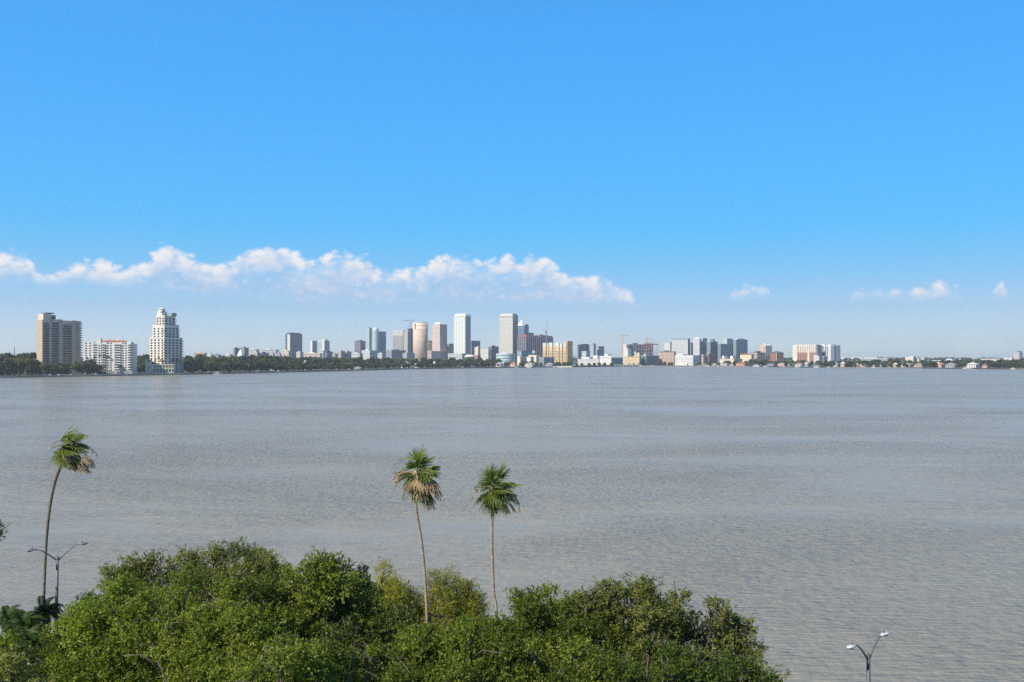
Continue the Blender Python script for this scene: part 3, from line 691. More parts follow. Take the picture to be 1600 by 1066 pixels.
# P: hall under construction
b = T('building_shell', 'big open steel and concrete shell under construction beside the thin crane', 'building shell', 973.5, 979, 1030, 2560, 60)
MB().box(-b.wl, -1, 0, 6, 0, b.zt(537.5)).build('end_wall', M_white, b.o)
MB().box(-b.wl + 1, -2.5, 6, b.wr * .82, 0, b.zt(538)).build('wall', mat('raw shell dark', (.11, .105, .11)), b.o)
for k in range(6):
    z_ = 2 + k * 7.6
    MB().box(-2.6, .4, 6, b.wr * .98, z_, z_ + 1.3).build('floor_slab', mat('raw concrete slab', (.42, .40, .38)), b.o)
for k in range(13):
    v = 7 + k * (b.wr - 9) / 12; MB().box(-.6, .2, v, v + 1.2, 0, b.zt(538.5)).build('column', M_grey, b.o)
MB().box(-2.4, -.8, b.wr * .20, b.wr * .34, b.zt(550), b.zt(536)).build('stair_core', M_dkgrey, b.o)
MB().box(-2.4, -.4, b.wr * .08, b.wr * .14, 0, b.zt(545)).build('stair_core', M_white, b.o)
for k in range(7):
    v = b.wr * .56 + k * 3.4; z0_ = b.zt(549 - k * .6)
    mb = MB(); mb.bar((-.3, v, z0_), (-.3, v + 5, b.zt(533.5 + (k % 3))), 1.0); mb.bar((-.3, v + 6, z0_), (-.3, v, b.zt(535 + k % 2)), .8)
    mb.build('truss', M_redsteel, b.o)
MB().box(-6, .1, b.wr * .55, b.wr * .97, b.zt(538) - 1, b.zt(537)).build('truss_deck', M_redsteel, b.o)
b = simple('brewery_block', 'sunny yellow block with two short white towers on the waterfront', 'building', 975, 999, 1002, 557.5, 2380, mat('golden render', (.66, .52, .32)), 12, 4, mat('ochre glass', (.44, .32, .19), .4), .3)
rbox(b, .10, .24, .1, .6, 545.5, 19, M_white, 'tower'); rbox(b, .66, .75, .2, .6, 549.5, 13, M_white, 'tower'); rbox(b, .8, .97, .2, .7, 551.5, 9, MATS['golden render'], 'roof_block')
simple('glass_block', 'low dark teal glass block right of the sunny yellow block', 'office block', 1001, 1010, 1030, 556, 2400, M_teal, 40, 4, M_dark, .4, M_slate, (.3, .6, .1, .4, 5, M_white))
# Q
b = simple('office_block', 'pinkish tan grid office block with a brown flat roof', 'office block', 1029.5, 1053, 1056, 549.5, 2430, facade('tan grid facade', (.58, .40, .29), (.14, .12, .12), 3.6, 4.0, .6, .6), 14, 0, None, .5, mat('brown felt', (.16, .11, .09)), (.3, .6, .2, .7, 3))
MB().box(-b.wl, -b.wl + 2.2, -.3, 2, 0, b.zt(546.5)).build('corner_pier', M_pink, b.o)
# R, S
simple('hospital_tower', 'pale block with a white left face behind the pinkish grid office', 'building', 1038, 1047, 1056, 535, 2760, M_white, 42, 3.8, M_grey, .3, M_grey)
b = simple('hospital_slab', 'wide blank grey slab with a dark roof line and white side edges', 'building', 1049.5, 1074.5, 1078, 531, 2720, mat('cool grey panel', (.50, .50, .50)), 20, 3.9, mat('soft grey glazing', (.42, .42, .43), .4), .4, M_white)
MB().box(-b.wl - .5, .5, -.5, b.wr + .5, b.zt(531) + .26, b.zt(529)).build('roof', M_slate, b.o)
MB().box(-1.8, .3, -.4, .3, 0, b.zt(531.6)).build('white_edge', M_white, b.o)
MB().box(.1, .4, .6, b.wr, 1, b.zt(531.6)).build('glass_wall', M_dkgrey, b.o)
simple('glass_tower', 'narrow teal glass tower between the blank grey slab and the white rounded tower', 'tower', 1078, 1080, 1085, 535.5, 2820, M_teal, 40, 3.7, M_slate, .4)
b = simple('apartment_tower', 'white rounded top tower with balconies right of the blank grey slab', 'tower', 1083, 1093, 1096, 529.5, 2700, M_white, 20, 3.4, M_grey, .42)
MB().cyl(-b.wl / 2, b.wr / 2, b.wl * .48, b.zt(529.5) + .26, b.zt(527.4), 20, b.wl * .3).build('round_top', M_white, b.o)
simple('apartment_tower', 'grey white tower joined to the right of the white rounded top tower', 'tower', 1094, 1098, 1105, 528.6, 2720, mat('light grey panel', (.56, .56, .55)), 40, 3.4, M_slate, .45, M_white)
b = simple('glass_tower', 'teal glass tower with a dark curved roof and a white cornice', 'tower', 1104.5, 1110, 1121.5, 534, 2680, M_teal, 35, 3.7, M_slate, .45, M_white)
MB().cyl(-b.wl * .4, b.wr * .45, 10, b.zt(534) + .3, b.zt(529.6), 20, 5).build('curved_roof', M_dkgrey, b.o)
simple('glass_tower', 'wide low teal glass tower in front of the grey white penthouse tower', 'tower', 1121.5, 1126, 1149, 537.5, 2620, M_teal, 30, 3.6, mat('deep teal glazing', (.13, .19, .21), .2), .5, M_grey)
simple('apartment_tower', 'grey white tower whose top shows above the wide low teal glass tower', 'tower', 1130, 1136, 1146, 529.2, 2780, mat('light grey panel', (.56, .56, .55)), 35, 3.5, M_grey, .45, M_white)
b = simple('glass_tower', 'slate teal tower with a pale roof edge, rightmost of the cluster of glass towers', 'tower', 1145.5, 1150, 1168, 530.4, 2660, M_slate, 30, 3.6, M_teal, .5, M_white, (.2, .8, .2, .8, 3, M_white))
piers(b, b.zt(532), M_pale, 0, 8, .6, .3)
# X white waterfront apartments
b = simple('waterfront_apartments', 'pale grey white stepped apartment block at the water below the blank slab', 'apartment block', 1054.5, 1083, 1093, 555.5, 2290, mat('off white render', (.66, .63, .60)), 25, 0, None, .5, M_white, (.1, .4, .1, .8, 3))
for i in range(9):
    for k in range(4):
        u = -b.wl + b.wl * (i + .55) / 9; MB().box(u - 1.1, u + 1.1, -.12, .3, 4 + k * 4.4, 6.3 + k * 4.4).build('window', M_slate, b.o)
    MB().box(-b.wl + b.wl * i / 9 + .2, -b.wl + b.wl * i / 9 + 1.1, -.5, .3, 0, b.zt(556)).build('pier', M_white, b.o)
MB().box(b.p(1058), b.p(1075), -6, -.6, 0, 5).build('boathouse', M_white, b.o)
for r in ((1096, 1099, 1103, 553.5, 2400, M_beige, 'beige stub block left of the small brick block on the waterfront'), (1103.5, 1108, 1117, 552.5, 2410, M_brick, 'small red brick block with pale frames below the glass towers'),):
    simple('office_block', r[6], 'office block', r[0], r[1], r[2], r[3], r[4], r[5], 35, 3.8, M_dark, .4, M_grey)
b = simple('school_block', 'long low beige block with two white roof boxes on the island', 'building', 1124.5, 1147, 1160, 561, 2300, M_beige, 25, 0, None, .5, M_beige)
rbox(b, .05, .20, .2, .6, 556.2, 7, M_white, 'roof_box'); rbox(b, .62, .8, .2, .6, 556.2, 7, M_white, 'roof_box')
b = simple('apartment_block', 'cream block with a red stepped parapet right of the glass tower cluster', 'apartment block', 1156.5, 1174, 1178, 554, 2420, CRM := mat('butter cream', (.74, .63, .42)), 15, 4, M_tan, .3, M_terra)
for k in range(4): MB().box(b.p(1158 + k * 4), b.p(1160 + k * 4), .2, 4, b.zt(554), b.zt(552)).build('parapet_step', M_terra, b.o)
simple('apartment_block', 'tan and slate block with a dark hip roof behind the island trees', 'apartment block', 1174, 1183, 1196, 551, 2450, M_tan, 40, 3.6, M_slate, .45, M_dkgrey, (.4, .9, .1, .5, 4, M_dkgrey))
b = simple('twin_fin_tower', 'orange and white block with white upright fins above the brick blocks', 'tower', 1188.5, 1196, 1206, 540, 2750, M_orange, 35, 4, M_pink, .4, M_white)
for k in range(3): MB().box(-b.wl * .5 + 2, .8, k * b.wr / 3, k * b.wr / 3 + 3, b.zt(556), b.zt(536.5 + k * .8)).build('fin', M_white, b.o)
MB().box(-b.wl * .9, -b.wl * .3, 1, 8, b.zt(540) + .26, b.zt(537.5)).build('roof_block', M_orange, b.o)
b = simple('hotel_block', 'square brick red block with pale corner strip and dark hip roof', 'hotel', 1203.5, 1213.5, 1224.2, 551.2, 2420, M_brick, 45, 3.4, mat('brick dark window', (.14, .09, .08)), .4, M_dkgrey)
MB().box(-.6, .5, -.5, .6, 0, b.zt(551.5)).build('corner_strip', M_pink, b.o)
MB().hip(-b.wl, 0, 0, b.wr, b.zt(551.2) + .26, 4.5, .5).build('roof', M_dkgrey, b.o)
# Z
b = T('hotel_slab', 'wide cream ribbed tower with brick lower floors, left half of the island pair', 'apartment block', 1238.5, 1274.5, 1282, 2560, 22)
MB().box(-b.wl, 0, 0, b.wr * .9, 0, b.zt(538.6)).build('wall', M_cream, b.o)
MB().box(.02, 4, 2, b.wr, 0, b.zt(539.5)).build('side_wing', M_slate, b.o)
MB().box(b.p(1246.5), .3, -.6, .8, 0, b.zt(551)).build('brick_storeys', M_brick, b.o)
MB().box(b.p(1246.5), b.p(1274), -.8, .8, b.zt(551), b.zt(550)).build('ledge', M_brown, b.o)
for k in range(8):
    u = b.p(1246.8) + k * (0 - b.p(1246.8)) / 8; w_ = -b.p(1246.8) / 8
    MB().box(u + w_ * .55, u + w_ * .95, -.5, .3, b.zt(549.8), b.zt(538.8)).build('rib', M_white, b.o)
    MB().box(u + w_ * .05, u + w_ * .38, -.15, .3, b.zt(549.8), b.zt(540)).build('window_strip', mat('tan shade glazing', (.34, .25, .18), .5), b.o)
    MB().box(u + w_ * .15, u + w_ * .5, -.72, -.3, 4, b.zt(552.5)).build('window_strip', mat('brick dark window', (.14, .09, .08)), b.o)
MB().box(b.p(1245), b.p(1246.3), -.4, .3, 0, b.zt(539.2)).build('shadow_joint', M_brown, b.o)
MB().box(b.p(1262), b.p(1265), -1.4, -.6, 0, b.zt(548)).build('gable_bay', M_cream, b.o)
# AA
b = T('apartment_slab', 'white and grey striped slab tower, right half of the island pair', 'apartment block', 1281.5, 1298, 1313, 2580, 40)
wall(b, 539.2, mat('cool white panel', (.64, .65, .66)))
for u0_, u1_ in ((1283, 1287.5), (1289, 1291), (1292, 1294)): MB().box(b.p(u0_), b.p(u1_), -.2, .3, 0, b.zt(540.5)).build('window_strip', M_slate, b.o)
for v0_, v1_ in ((1303, 1307.2), (1308.6, 1310.2), (1311.2, 1312.8)): MB().box(-.3, .25, b.q(v0_), b.q(v1_), 0, b.zt(540.2)).build('window_strip', M_slate, b.o)
rbox(b, .1, .3, .1, .5, 537.8, 3, M_white); rbox(b, .65, .98, .05, .6, 538.2, 2.4, M_white)
bands(b, 541, 2, M_grey, 3.6, .18, .1, name='floor_band')
simple('apartment_block', 'small bright white block in front of the striped island slab', 'apartment block', 1271.5, 1280, 1285, 556.5, 2300, M_white, 30, 3.6, M_grey, .35, M_white, (0, .4, .2, .8, 3))
simple('annex_block', 'low grey glass block right of the small bright white island block', 'office block', 1284, 1288, 1292, 556.8, 2350, M_slate, 35, 3.6, M_dark, .4, M_pale)
# far right
simple('warehouse', 'very long pale warehouse roof far behind the island trees', 'warehouse', 1314, 1370, 1374, 558.6, 3900, mat('pale sheet roof', (.60, .60, .60)), 10, 0)
simple('warehouse', 'long low grey shed far behind the trees right of the pale warehouse', 'warehouse', 1345, 1392, 1396, 560.0, 3700, M_roofgrey, 10, 0, None, .5, M_white)
b = simple('depot', 'blocky cream building above the trees right of the leaning crane', 'building', 1414.5, 1427, 1430.5, 558, 2900, M_cream, 20, 4, M_tan, .3, M_white, (.6, 1, .1, .7, 3, M_white))
simple('storage_block', 'small white block right of the blocky cream building', 'building', 1439, 1444, 1446.5, 559.5, 3000, M_white, 25, 4, M_grey, .3)
simple('storage_block', 'smallest pale block standing right of the blocky cream building', 'building', 1433.5, 1436, 1437.5, 560, 3050, M_cream, 25)
b = simple('shed', 'long blue white shed with a low roof behind the orange roofed house', 'warehouse', 1456, 1474, 1476, 563.2, 2600, M_white, 12, 0, None, .5, mat('pale blue sheet', (.45, .58, .66)))
b = simple('shed', 'white shed with a curved roof right of the long blue white shed', 'warehouse', 1477, 1488, 1490, 563.0, 2600, M_white, 12)
MB().box(-b.wl, 0, 0, b.wr, b.zt(563) + .26, b.zt(560.8), b.wl * .25, 2).build('roof', mat('pale blue sheet', (.45, .58, .66)), b.o)
simple('storage_block', 'tiny white tank house right of the curved roof shed', 'building', 1499, 1501, 1502.5, 561.5, 2700, M_white, 25)
simple('flour_mill', 'low bright white building left of the grey silo tower', 'building', 1569, 1581, 1584, 559, 2900, mat('bright white sheet', (.60, .585, .55)), 15, 5, M_grey, .25)
b = T('silo_tower', 'tall grey silo tower near the right edge of the far shore', 'silo', 1584.5, 1593, 1598, 2900, 30)
wall(b, 550.5, M_grey)
for k in range(5): MB().cyl(-b.wl * (k + .5) / 5, -.6, b.wl / 10.5, 0, b.zt(551.5), 12).build('silo', mat('silo concrete', (.46, .45, .43)), b.o)
rbox(b, .2, .45, .2, .8, 548.6, 4, M_grey, 'head_house'); rbox(b, .6, .9, .2, .8, 548.8, 4, M_dkgrey, 'head_house')
simple('rail_depot', 'string of pinkish low sheds far behind the right hand trees', 'warehouse', 1532, 1562, 1566, 560.6, 3300, M_pink, 10, 4, M_grey, .3, M_white)

# left: low roofs over the tree belt
LOW = [
 ('apartment_block', 'peach coloured flat block above the trees right of the white stepped tower', 303, 320, 323, 551.5, 1900, mat('peach render', (.70, .50, .35)), 10, True),
 ('house', 'small pale house right of the peach coloured flat block', 323, 330, 333, 553.6, 1950, M_white, 20, False),
 ('house', 'grey roofed pale house alone above the tree belt', 333, 341, 345, 554.2, 2000, M_roofgrey, 25, False),
 ('house', 'bright white house left of the tan edged grey block', 352.5, 360, 363, 553.8, 1900, M_white, 20, False),
 ('apartment_block', 'grey block with a tan left edge standing above the tree belt', 364, 367, 375, 544.5, 2150, M_mauve, 45, True),
 ('apartment_block', 'mauve block with a dark roof behind the white gabled house', 375, 382, 389, 543.5, 2250, M_mauve, 35, True),
 ('apartment_block', 'square white block right of the mauve block', 388.5, 401, 405, 545.6, 2200, M_white, 20, True),
 ('apartment_block', 'salmon pink low block under the square white block', 394, 402, 405.5, 550.5, 1980, M_pink, 20, True),
 ('apartment_block', 'long slate roofed block right of the salmon pink one', 404.5, 409, 421, 551.8, 1990, M_slate, 25, False),
 ('apartment_block', 'long white stepped block behind the slate roofed one', 409, 431, 436, 546.3, 2400, M_white, 12, True),
 ('apartment_block', 'cream cube block just left of the dark tower foot', 440, 451, 456.5, 548.5, 2100, M_cream, 25, True),
 ('house', 'small cream block between dark tower and twin slabs', 463, 469, 474, 550.5, 2150, M_cream, 30, True),
 ('apartment_block', 'long beige hospital style block under the twin slabs', 475, 500, 504, 552.3, 2200, mat('warm beige render', (.70, .60, .44)), 12, True),
 ('apartment_block', 'white tower stub just right of the long beige block', 500.5, 505, 508, 548.3, 2300, M_white, 30, True),
 ('apartment_block', 'dark flat roofed grey block right of the twin slabs', 508, 511, 520, 549.7, 2350, M_dkgrey, 30, True),
 ('apartment_block', 'grey block low between the twin slabs and the red speckled block', 519, 524, 528, 553, 2300, M_grey, 30, True),
 ('apartment_block', 'reddish speckled block left of the dark mauve tower', 528, 533, 539, 548.8, 2500, mat('rosy render', (.58, .36, .31)), 35, True),
 ('apartment_block', 'light grey block next to the reddish speckled block', 539, 543, 549, 549.5, 2520, M_roofgrey, 35, True),
 ('apartment_block', 'white terrace block at the foot of the dark mauve tower', 550, 562, 567, 552.5, 2250, M_white, 25, True),
 ('apartment_block', 'large white stepped block in front of the pale green twin shafts', 565, 578, 590, 547.8, 2320, M_white, 35, True),
 ('apartment_block', 'pale block right in front of the blue grey glass slab', 590, 597, 603, 552.6, 2250, mat('pale grey panel', (.55, .54, .52)), 30, True),
 ('parking_deck', 'broad slate grey podium left of the white crowned office tower foot', 604, 612, 634, 547.5, 2900, mat('slate podium', (.25, .26, .30)), 30, True),
 ('parking_deck', 'grey podium at the foot of the unfinished tower and round tower', 629, 636, 648, 552.0, 2700, M_grey, 35, True),
]
for nm, lab, a, c, e, y, D, m_, ph, bandy in LOW:
    b = simple(nm, lab, 'house' if nm == 'house' else 'parking deck' if nm == 'parking_deck' else 'apartment block', a, c, e, y, D, m_, ph, 3.4 if bandy else 0, M_slate, .38, None, (.25, .6, .2, .7, 2.6))
def gabled(name, label, x0, x1, y0, ybase_d, m, roofm, phi=25, windows=3):
    D = ybase_d; b = T(name, label, 'house', x0, x0 + (x1 - x0) * .72, x1, D, phi)
    zt = b.zt(y0); h = zt * .62
    wall_o = MB().box(-b.wl, 0, 0, b.wr, 0, h).build('wall', m, b.o)
    MB().hip(-b.wl - .8, .8, -.8, b.wr + .8, h, zt - h, .42).build('roof', roofm, b.o)
    nst = 2 if h > 5 else 1
    for s_ in range(nst):
        for k in range(windows):
            u = -b.wl + b.wl * (k + .5) / windows
            MB().box(u - .9, u + .9, -.12, .3, 1 + s_ * h / nst, 1 + s_ * h / nst + 1.8).build('window', M_dark, b.o)
    MB().box(-b.wl * .32, -b.wl * .18, -1.6, .2, 0, h * .45).build('porch', m, b.o)
    return b
def sd(px, o): return shore(px) + o
gabled('gabled_house', 'white gabled house with a steep roof above the left tree belt', 370.5, 381, 546.5, 1980, M_white, M_white)
gabled('gabled_house', 'white house with twin gables above the tree belt left of the dark tower', 419, 430, 548.5, 2000, M_white, M_roofgrey)
gabled('gabled_house', 'second white gabled house hard by the cream cube block', 429.5, 441, 549.5, 1990, M_white, M_mauve)
gabled('gabled_house', 'white villa roof among the shore trees left of the twin slabs', 423, 437, 565.5, sd(430, 85), M_white, M_beige)
gabled('gabled_house', 'pink white villa among the trees under the twin slabs', 474, 480, 562.5, sd(475, 95), M_pink, M_white)
gabled('gabled_house', 'pale villa among the trees under the dark mauve tower', 544, 553, 566.0, sd(548, 80), M_cream, M_white)
gabled('gabled_house', 'white villa close to the water under the pale green twin shafts', 553, 565, 573.0, sd(560, 20), M_white, M_roofgrey)
gabled('gabled_house', 'large white villa among the trees below the round tower', 627, 641, 564.5, sd(634, 90), M_white, M_roofgrey)
gabled('gabled_house', 'white villa with a beige roof right below the round tower', 648, 660, 566.0, sd(652, 70), M_white, M_beige)
gabled('gabled_house', 'small white chapel like house under the pyramid capped tower', 676, 681, 564.5, sd(678, 70), M_white, M_white)
gabled('gabled_house', 'pale villa in the trees below the tallest white tower', 720, 728, 566.5, sd(724, 60), M_white, M_roofgrey)
gabled('gabled_house', 'pale villa in the trees below the slate block', 745, 755, 567, sd(750, 60), M_cream, M_roofgrey)
gabled('gabled_house', 'low white house near the water below the round glass pavilion', 775, 786, 566, sd(780, 60), M_white, M_roofgrey)
gabled('gabled_house', 'pinkish house near the water below the grey slab tower', 797, 808, 565.5, sd(800, 60), M_pink, M_terra)
gabled('gabled_house', 'long pale roofed house near the water below the wide shell', 820, 836, 566.5, sd(828, 50), M_cream, M_roofgrey)
gabled('gabled_house', 'low grey white pavilion on the green point below the yellow complex', 852, 866, 567.0, sd(858, 60), M_grey, M_roofgrey)
# island houses on the right
ISL = [(1128, 1139, 567.0, 'M_white', 'M_roofgrey', 'white waterside house left of the orange roofed row'), (1150, 1168, 565.5, 'M_orange', 'M_terra', 'wide orange roofed house on the island shore'),
 (1097, 1106, 568.0, 'M_white', 'M_slate', 'white house low at the water right of the stepped apartments'), (1112, 1121, 568.0, 'M_pale', 'M_white', 'pale green house at the water below the brick block'),
 (1177, 1189, 569.0, 'M_white', 'M_white', 'low white roofed house below the tan and slate block'), (1198, 1212, 567.5, 'M_grey', 'M_slate', 'grey house with a slate roof below the brick red block'),
 (1214, 1229, 567.0, 'M_pink', 'M_brown', 'brown pink house right of the slate roofed one'), (1231, 1241, 567.0, 'M_white', 'M_roofgrey', 'white gabled villa below the cream ribbed tower'),
 (1242, 1256, 566.0, 'M_white', 'M_terra', 'white villa with a red roof below the brick storeys'), (1257, 1264, 565.5, 'M_white', 'M_white', 'tall narrow white house at the island water line'),
 (1270, 1284, 570.0, 'M_slate', 'M_roofgrey', 'low slate boathouse at the water below the striped slab'), (1301, 1311, 565.5, 'M_white', 'M_roofgrey', 'white villa right below the striped slab'),
 (1313, 1322, 565.0, 'M_cream', 'M_pink', 'cream villa with a pinkish roof near the island trees'), (1333, 1344, 568.0, 'M_grey', 'M_beige', 'grey beige house low in the island trees'),
 (1343, 1355, 568.0, 'M_pink', 'M_brown', 'brown roofed house right of the grey beige one'), (1362, 1370, 570.5, 'M_white', 'M_white', 'small white house low at the island water'),
 (1375, 1385, 566.5, 'M_pale', 'M_slate', 'pale house with a blue slate roof among island trees'), (1386, 1394, 565.8, 'M_white', 'M_terra', 'white red roofed house right of the blue slate roof'),
 (1395, 1404, 567.0, 'M_cream', 'M_cream', 'cream house right of the white red roofed one'), (1408, 1426, 567.0, 'M_beige', 'M_brown', 'long beige house row below the blocky cream building'),
 (1428, 1446, 567.5, 'M_tan', 'M_roofgrey', 'long tan house with grey roof below the white block'), (1457, 1476, 566.0, 'M_pink', 'M_orange', 'large orange roofed pink villa on the right island shore'),
 (1477, 1497, 567.0, 'M_grey', 'M_roofgrey', 'grey villa right of the orange roofed pink villa'), (1509, 1531, 566.0, 'M_white', 'M_white', 'large flat white modern villa on the right island shore'),
 (1534, 1546, 568.0, 'M_pink', 'M_terra', 'pink villa with a red roof right of the modern white villa')]
for a, e, y, m_, rm, lab in ISL:
    gabled('island_house', lab, a, e, y, sd((a + e) / 2, 32), globals()[m_], globals()[rm], 18, 4)
# cranes and masts
def tower_crane(label, x, ytop, D, jl, jr, m, z0=0, tilt=0.0):
    o = thing('tower_crane', label, 'crane', (wx(x, D), D, GZ + z0)); zt = wz(ytop, D) - GZ - z0; s = D / F
    mast = MB()
    for sx in (-1, 1):
        for sy in (-1, 1): mast.bar((sx * 1.0, sy * 1.0, 0), (sx * 1.0, sy * 1.0, zt), .5)
    k = 0
    while k * 4 < zt - 4:
        for sy in (-1, 1): mast.bar((-1, sy, k * 4), (1, sy, k * 4 + 4), .3)
        k += 1
    mast.build('mast', m, o)
    for nm, L in (('counter_jib', jl * s), ('jib', jr * s)):
        j = MB(); e = Vector((L, 0, zt + tilt * abs(L) * (1 if nm == 'jib' else 0)))
        j.bar((0, -.6, zt), e + Vector((0, -.4, 0)), .5); j.bar((0, .6, zt), e + Vector((0, .4, 0)), .5); j.bar((0, 0, zt + 1.8), e + Vector((0, 0, .9)), .5)
        q = 0
        while q < abs(L) - 3:
            t0, t1 = q / abs(L), (q + 3) / abs(L); j.bar(Vector((0, 0, zt)).lerp(e, t0), Vector((0, 0, zt + 1.8)).lerp(e + Vector((0, 0, .9)), t1), .25); q += 3
        j.build(nm, m, o)
    MB().box(jl * s * .98 - 1.4, jl * s * .98 + 1.4, -1.2, 1.2, zt - 3, zt).build('counterweight', M_grey, o)
    MB().box(-.9, 1.2, -2.4, -.9, zt - 2.6, zt - .2).build('cab', M_white, o)
    a = MB().bar((0, 0, zt), (0, 0, zt + 7), .7); a.bar((0, 0, zt + 7), (jr * s * .7, 0, zt + 1.2 + tilt * abs(jr * s * .7)), .2); a.bar((0, 0, zt + 7), (jl * s * .9, 0, zt + .6), .2)
    a.build('apex', m, o)
M_crw = mat('grey mauve crane paint', (.22, .18, .22), .6)
tower_crane('slim dark tower crane over the unfinished tower left of the round tower', 641, 502, 3170, 5.2, -12.5, M_crw, 0, .10)
tower_crane('lone orange tower crane left of the big steel shell', 972.5, 525, 2540, -4.6, 12.5, M_cranered)
tower_crane('second orange crane rising behind the red trusses of the steel shell', 1011, 530.5, 2640, -3.5, 9.5, M_cranered)
o = thing('luffing_crane', 'thin crane boom pointing almost straight up above the wide building shell', 'crane', (wx(853.5, 2790), 2790, GZ))
MB().box(-1.2, 1.2, -1.2, 1.2, 0, wz(517, 2790) - GZ).build('mast', M_crw, o); MB().box(-3, 3, -2, 2, wz(520.5, 2790) - GZ, wz(517.5, 2790) - GZ).build('cab', M_crw, o)
mb = MB()
for dx in (-.5, .5): mb.bar((dx, 0, wz(517, 2790) - GZ), (6 + dx * .3, 0, wz(497, 2790) - GZ), .45)
mb.bar((-3, 0, wz(518, 2790) - GZ), (5.5, 0, wz(499, 2790) - GZ), .25); mb.build('boom', M_steel, o)
def boom(label, x0, y0, x1, y1, D, w=1.2):
    o = thing('mobile_crane', label, 'crane', (wx(x0, D), D, GZ)); zb = wz(y0, D) - GZ
    MB().box(-3, 5, -1.6, 1.6, 1.2, 3.4).build('carrier', M_cranered, o)
    MB().box(-2.5, 1.5, -1.5, 1.5, 3.4, 6.2).build('cab', M_cranered, o)
    for k in (-2, 0.5, 3): MB().cyl(k, 0, .9, 0, .1, 10).tube([(k, -1.9, .9), (k, 1.9, .9)], .9, 12).build('wheel', M_dark, o)
    e = Vector((wx(x1, D) - wx(x0, D), 0, wz(y1, D) - GZ)); a = Vector((0, 0, 5.5))
    mb = MB(); p = e - a
    for dz in (-.5, .5):
        for dy in (-.5, .5): mb.bar(a + Vector((dz, dy, dz * .3)), e + Vector((dz * .3, dy * .3, 0)), w * .45)
    for q in range(12): mb.bar(a.lerp(e, q / 12) + Vector((-.5, 0, 0)), a.lerp(e, (q + 1) / 12) + Vector((.5, 0, 0)), .3)
    mb.build('boom', M_steel, o)
boom('thin crane boom leaning right behind the island trees near the striped slab', 1324.5, 560, 1327.5, 550, 3000)
boom('longer crane boom leaning right, left of the blocky cream building', 1396, 560, 1404.5, 545, 3000, 1.6)
boom('crane boom leaning left above the curved roof shed', 1492.5, 560, 1489, 547, 2900, 1.8)
boom('faint thin crane boom leaning right, between the cream building and the white sheds', 1450, 560, 1459, 546, 3400, .7)
def antenna(label, x, ytop, D, w=1.0):
    o = thing('radio_mast', label, 'mast', (wx(x, D), D, GZ)); zt = wz(ytop, D) - GZ
    mb = MB()
    for a in range(3):
        q = 2 * math.pi * a / 3; mb.bar((w * math.cos(q), w * math.sin(q), 0), (.2 * math.cos(q), .2 * math.sin(q), zt), .35)
    k = 0
    while k < zt - 3: mb.bar((w * (1 - k / zt), 0, k), (-w * .5 * (1 - k / zt), 0, k + 3), .2); k += 3
    mb.build('lattice', M_steel, o); MB().cyl(0, 0, .8, zt * .93, zt, 8).build('antenna_head', M_steel, o)
antenna('dark phone mast above the trees left of the brown tower', 22.5, 542.5, 1500, 1.6)
antenna('thin radio mast right of the leaning crane over the sheds', 1533.5, 552, 3300)
antenna('tallest of the thin radio masts left of the silo tower', 1556.5, 548.5, 3300)
antenna('short thin radio mast between the two thin ones left of the silo', 1546, 554, 3200)
antenna('stubby mast on the low white building left of the silo', 1575, 553.5, 2880, 1.4)
# ================================================================ foliage
def leaf_material(name, dark, mid, light, trans=.35):
    m = bpy.data.materials.new(name); n, l = nodes_of(m); b = n['Principled BSDF']
    at = n.new('ShaderNodeAttribute'); at.attribute_name = 'tint'
    rp = n.new('ShaderNodeValToRGB'); cr = rp.color_ramp
    cr.elements[0].position = 0; cr.elements[0].color = (*dark, 1); cr.elements[1].position = 1; cr.elements[1].color = (*light, 1)
    e = cr.elements.new(.55); e.color = (*mid, 1)
    l.new(at.outputs['Fac'], rp.inputs['Fac']); l.new(rp.outputs['Color'], b.inputs['Base Color'])
    b.inputs['Roughness'].default_value = .48; b.inputs['Specular IOR Level'].default_value = .3
    tr = n.new('ShaderNodeBsdfTranslucent'); mx = n.new('ShaderNodeMixShader'); mx.inputs['Fac'].default_value = trans
    g = n.new('ShaderNodeMix'); g.data_type = 'RGBA'; g.blend_type = 'MULTIPLY'; g.inputs['Factor'].default_value = 1
    l.new(rp.outputs['Color'], g.inputs['A']); g.inputs['B'].default_value = (1.3, 1.35, .6, 1)
    l.new(g.outputs['Result'], tr.inputs['Color'])
    l.new(b.outputs[0], mx.inputs[1]); l.new(tr.outputs[0], mx.inputs[2]); l.new(mx.outputs[0], n['Material Output'].inputs['Surface'])
    MATS[name] = m
    return m
M_bark = mat('oak bark', (.13, .11, .09), .95, .1, .3, 2.0)
M_palebark = mat('pale grey bark', (.34, .30, .25), .95, .1, .25, 2.0)

def unit(v): return v / np.maximum(np.linalg.norm(v, axis=-1, keepdims=True), 1e-9)

def leaves(cent, direc, length, width, rg, fold=.18, face=None):
    """one kite shaped leaf (a quad, folded a little) per centre, pointing along direc"""
    n = len(cent); d = unit(direc)
    nn = rg.normal(size=(n, 3)) if face is None else face + rg.normal(size=(n, 3)) * .42
    side = unit(np.cross(d, nn)); up = np.cross(side, d)
    L = (length * rg.uniform(.7, 1.3, n))[:, None]; W = (width * rg.uniform(.7, 1.3, n))[:, None]
    a = cent; t = cent + d * L + up * L * -.12
    m = cent + d * L * .48 + up * fold * W
    p = m + side * W * .5; q = m - side * W * .5
    v = np.stack([a, p, t, q], 1).reshape(-1, 3)
    f = np.arange(n * 4).reshape(n, 4)
    return v, f

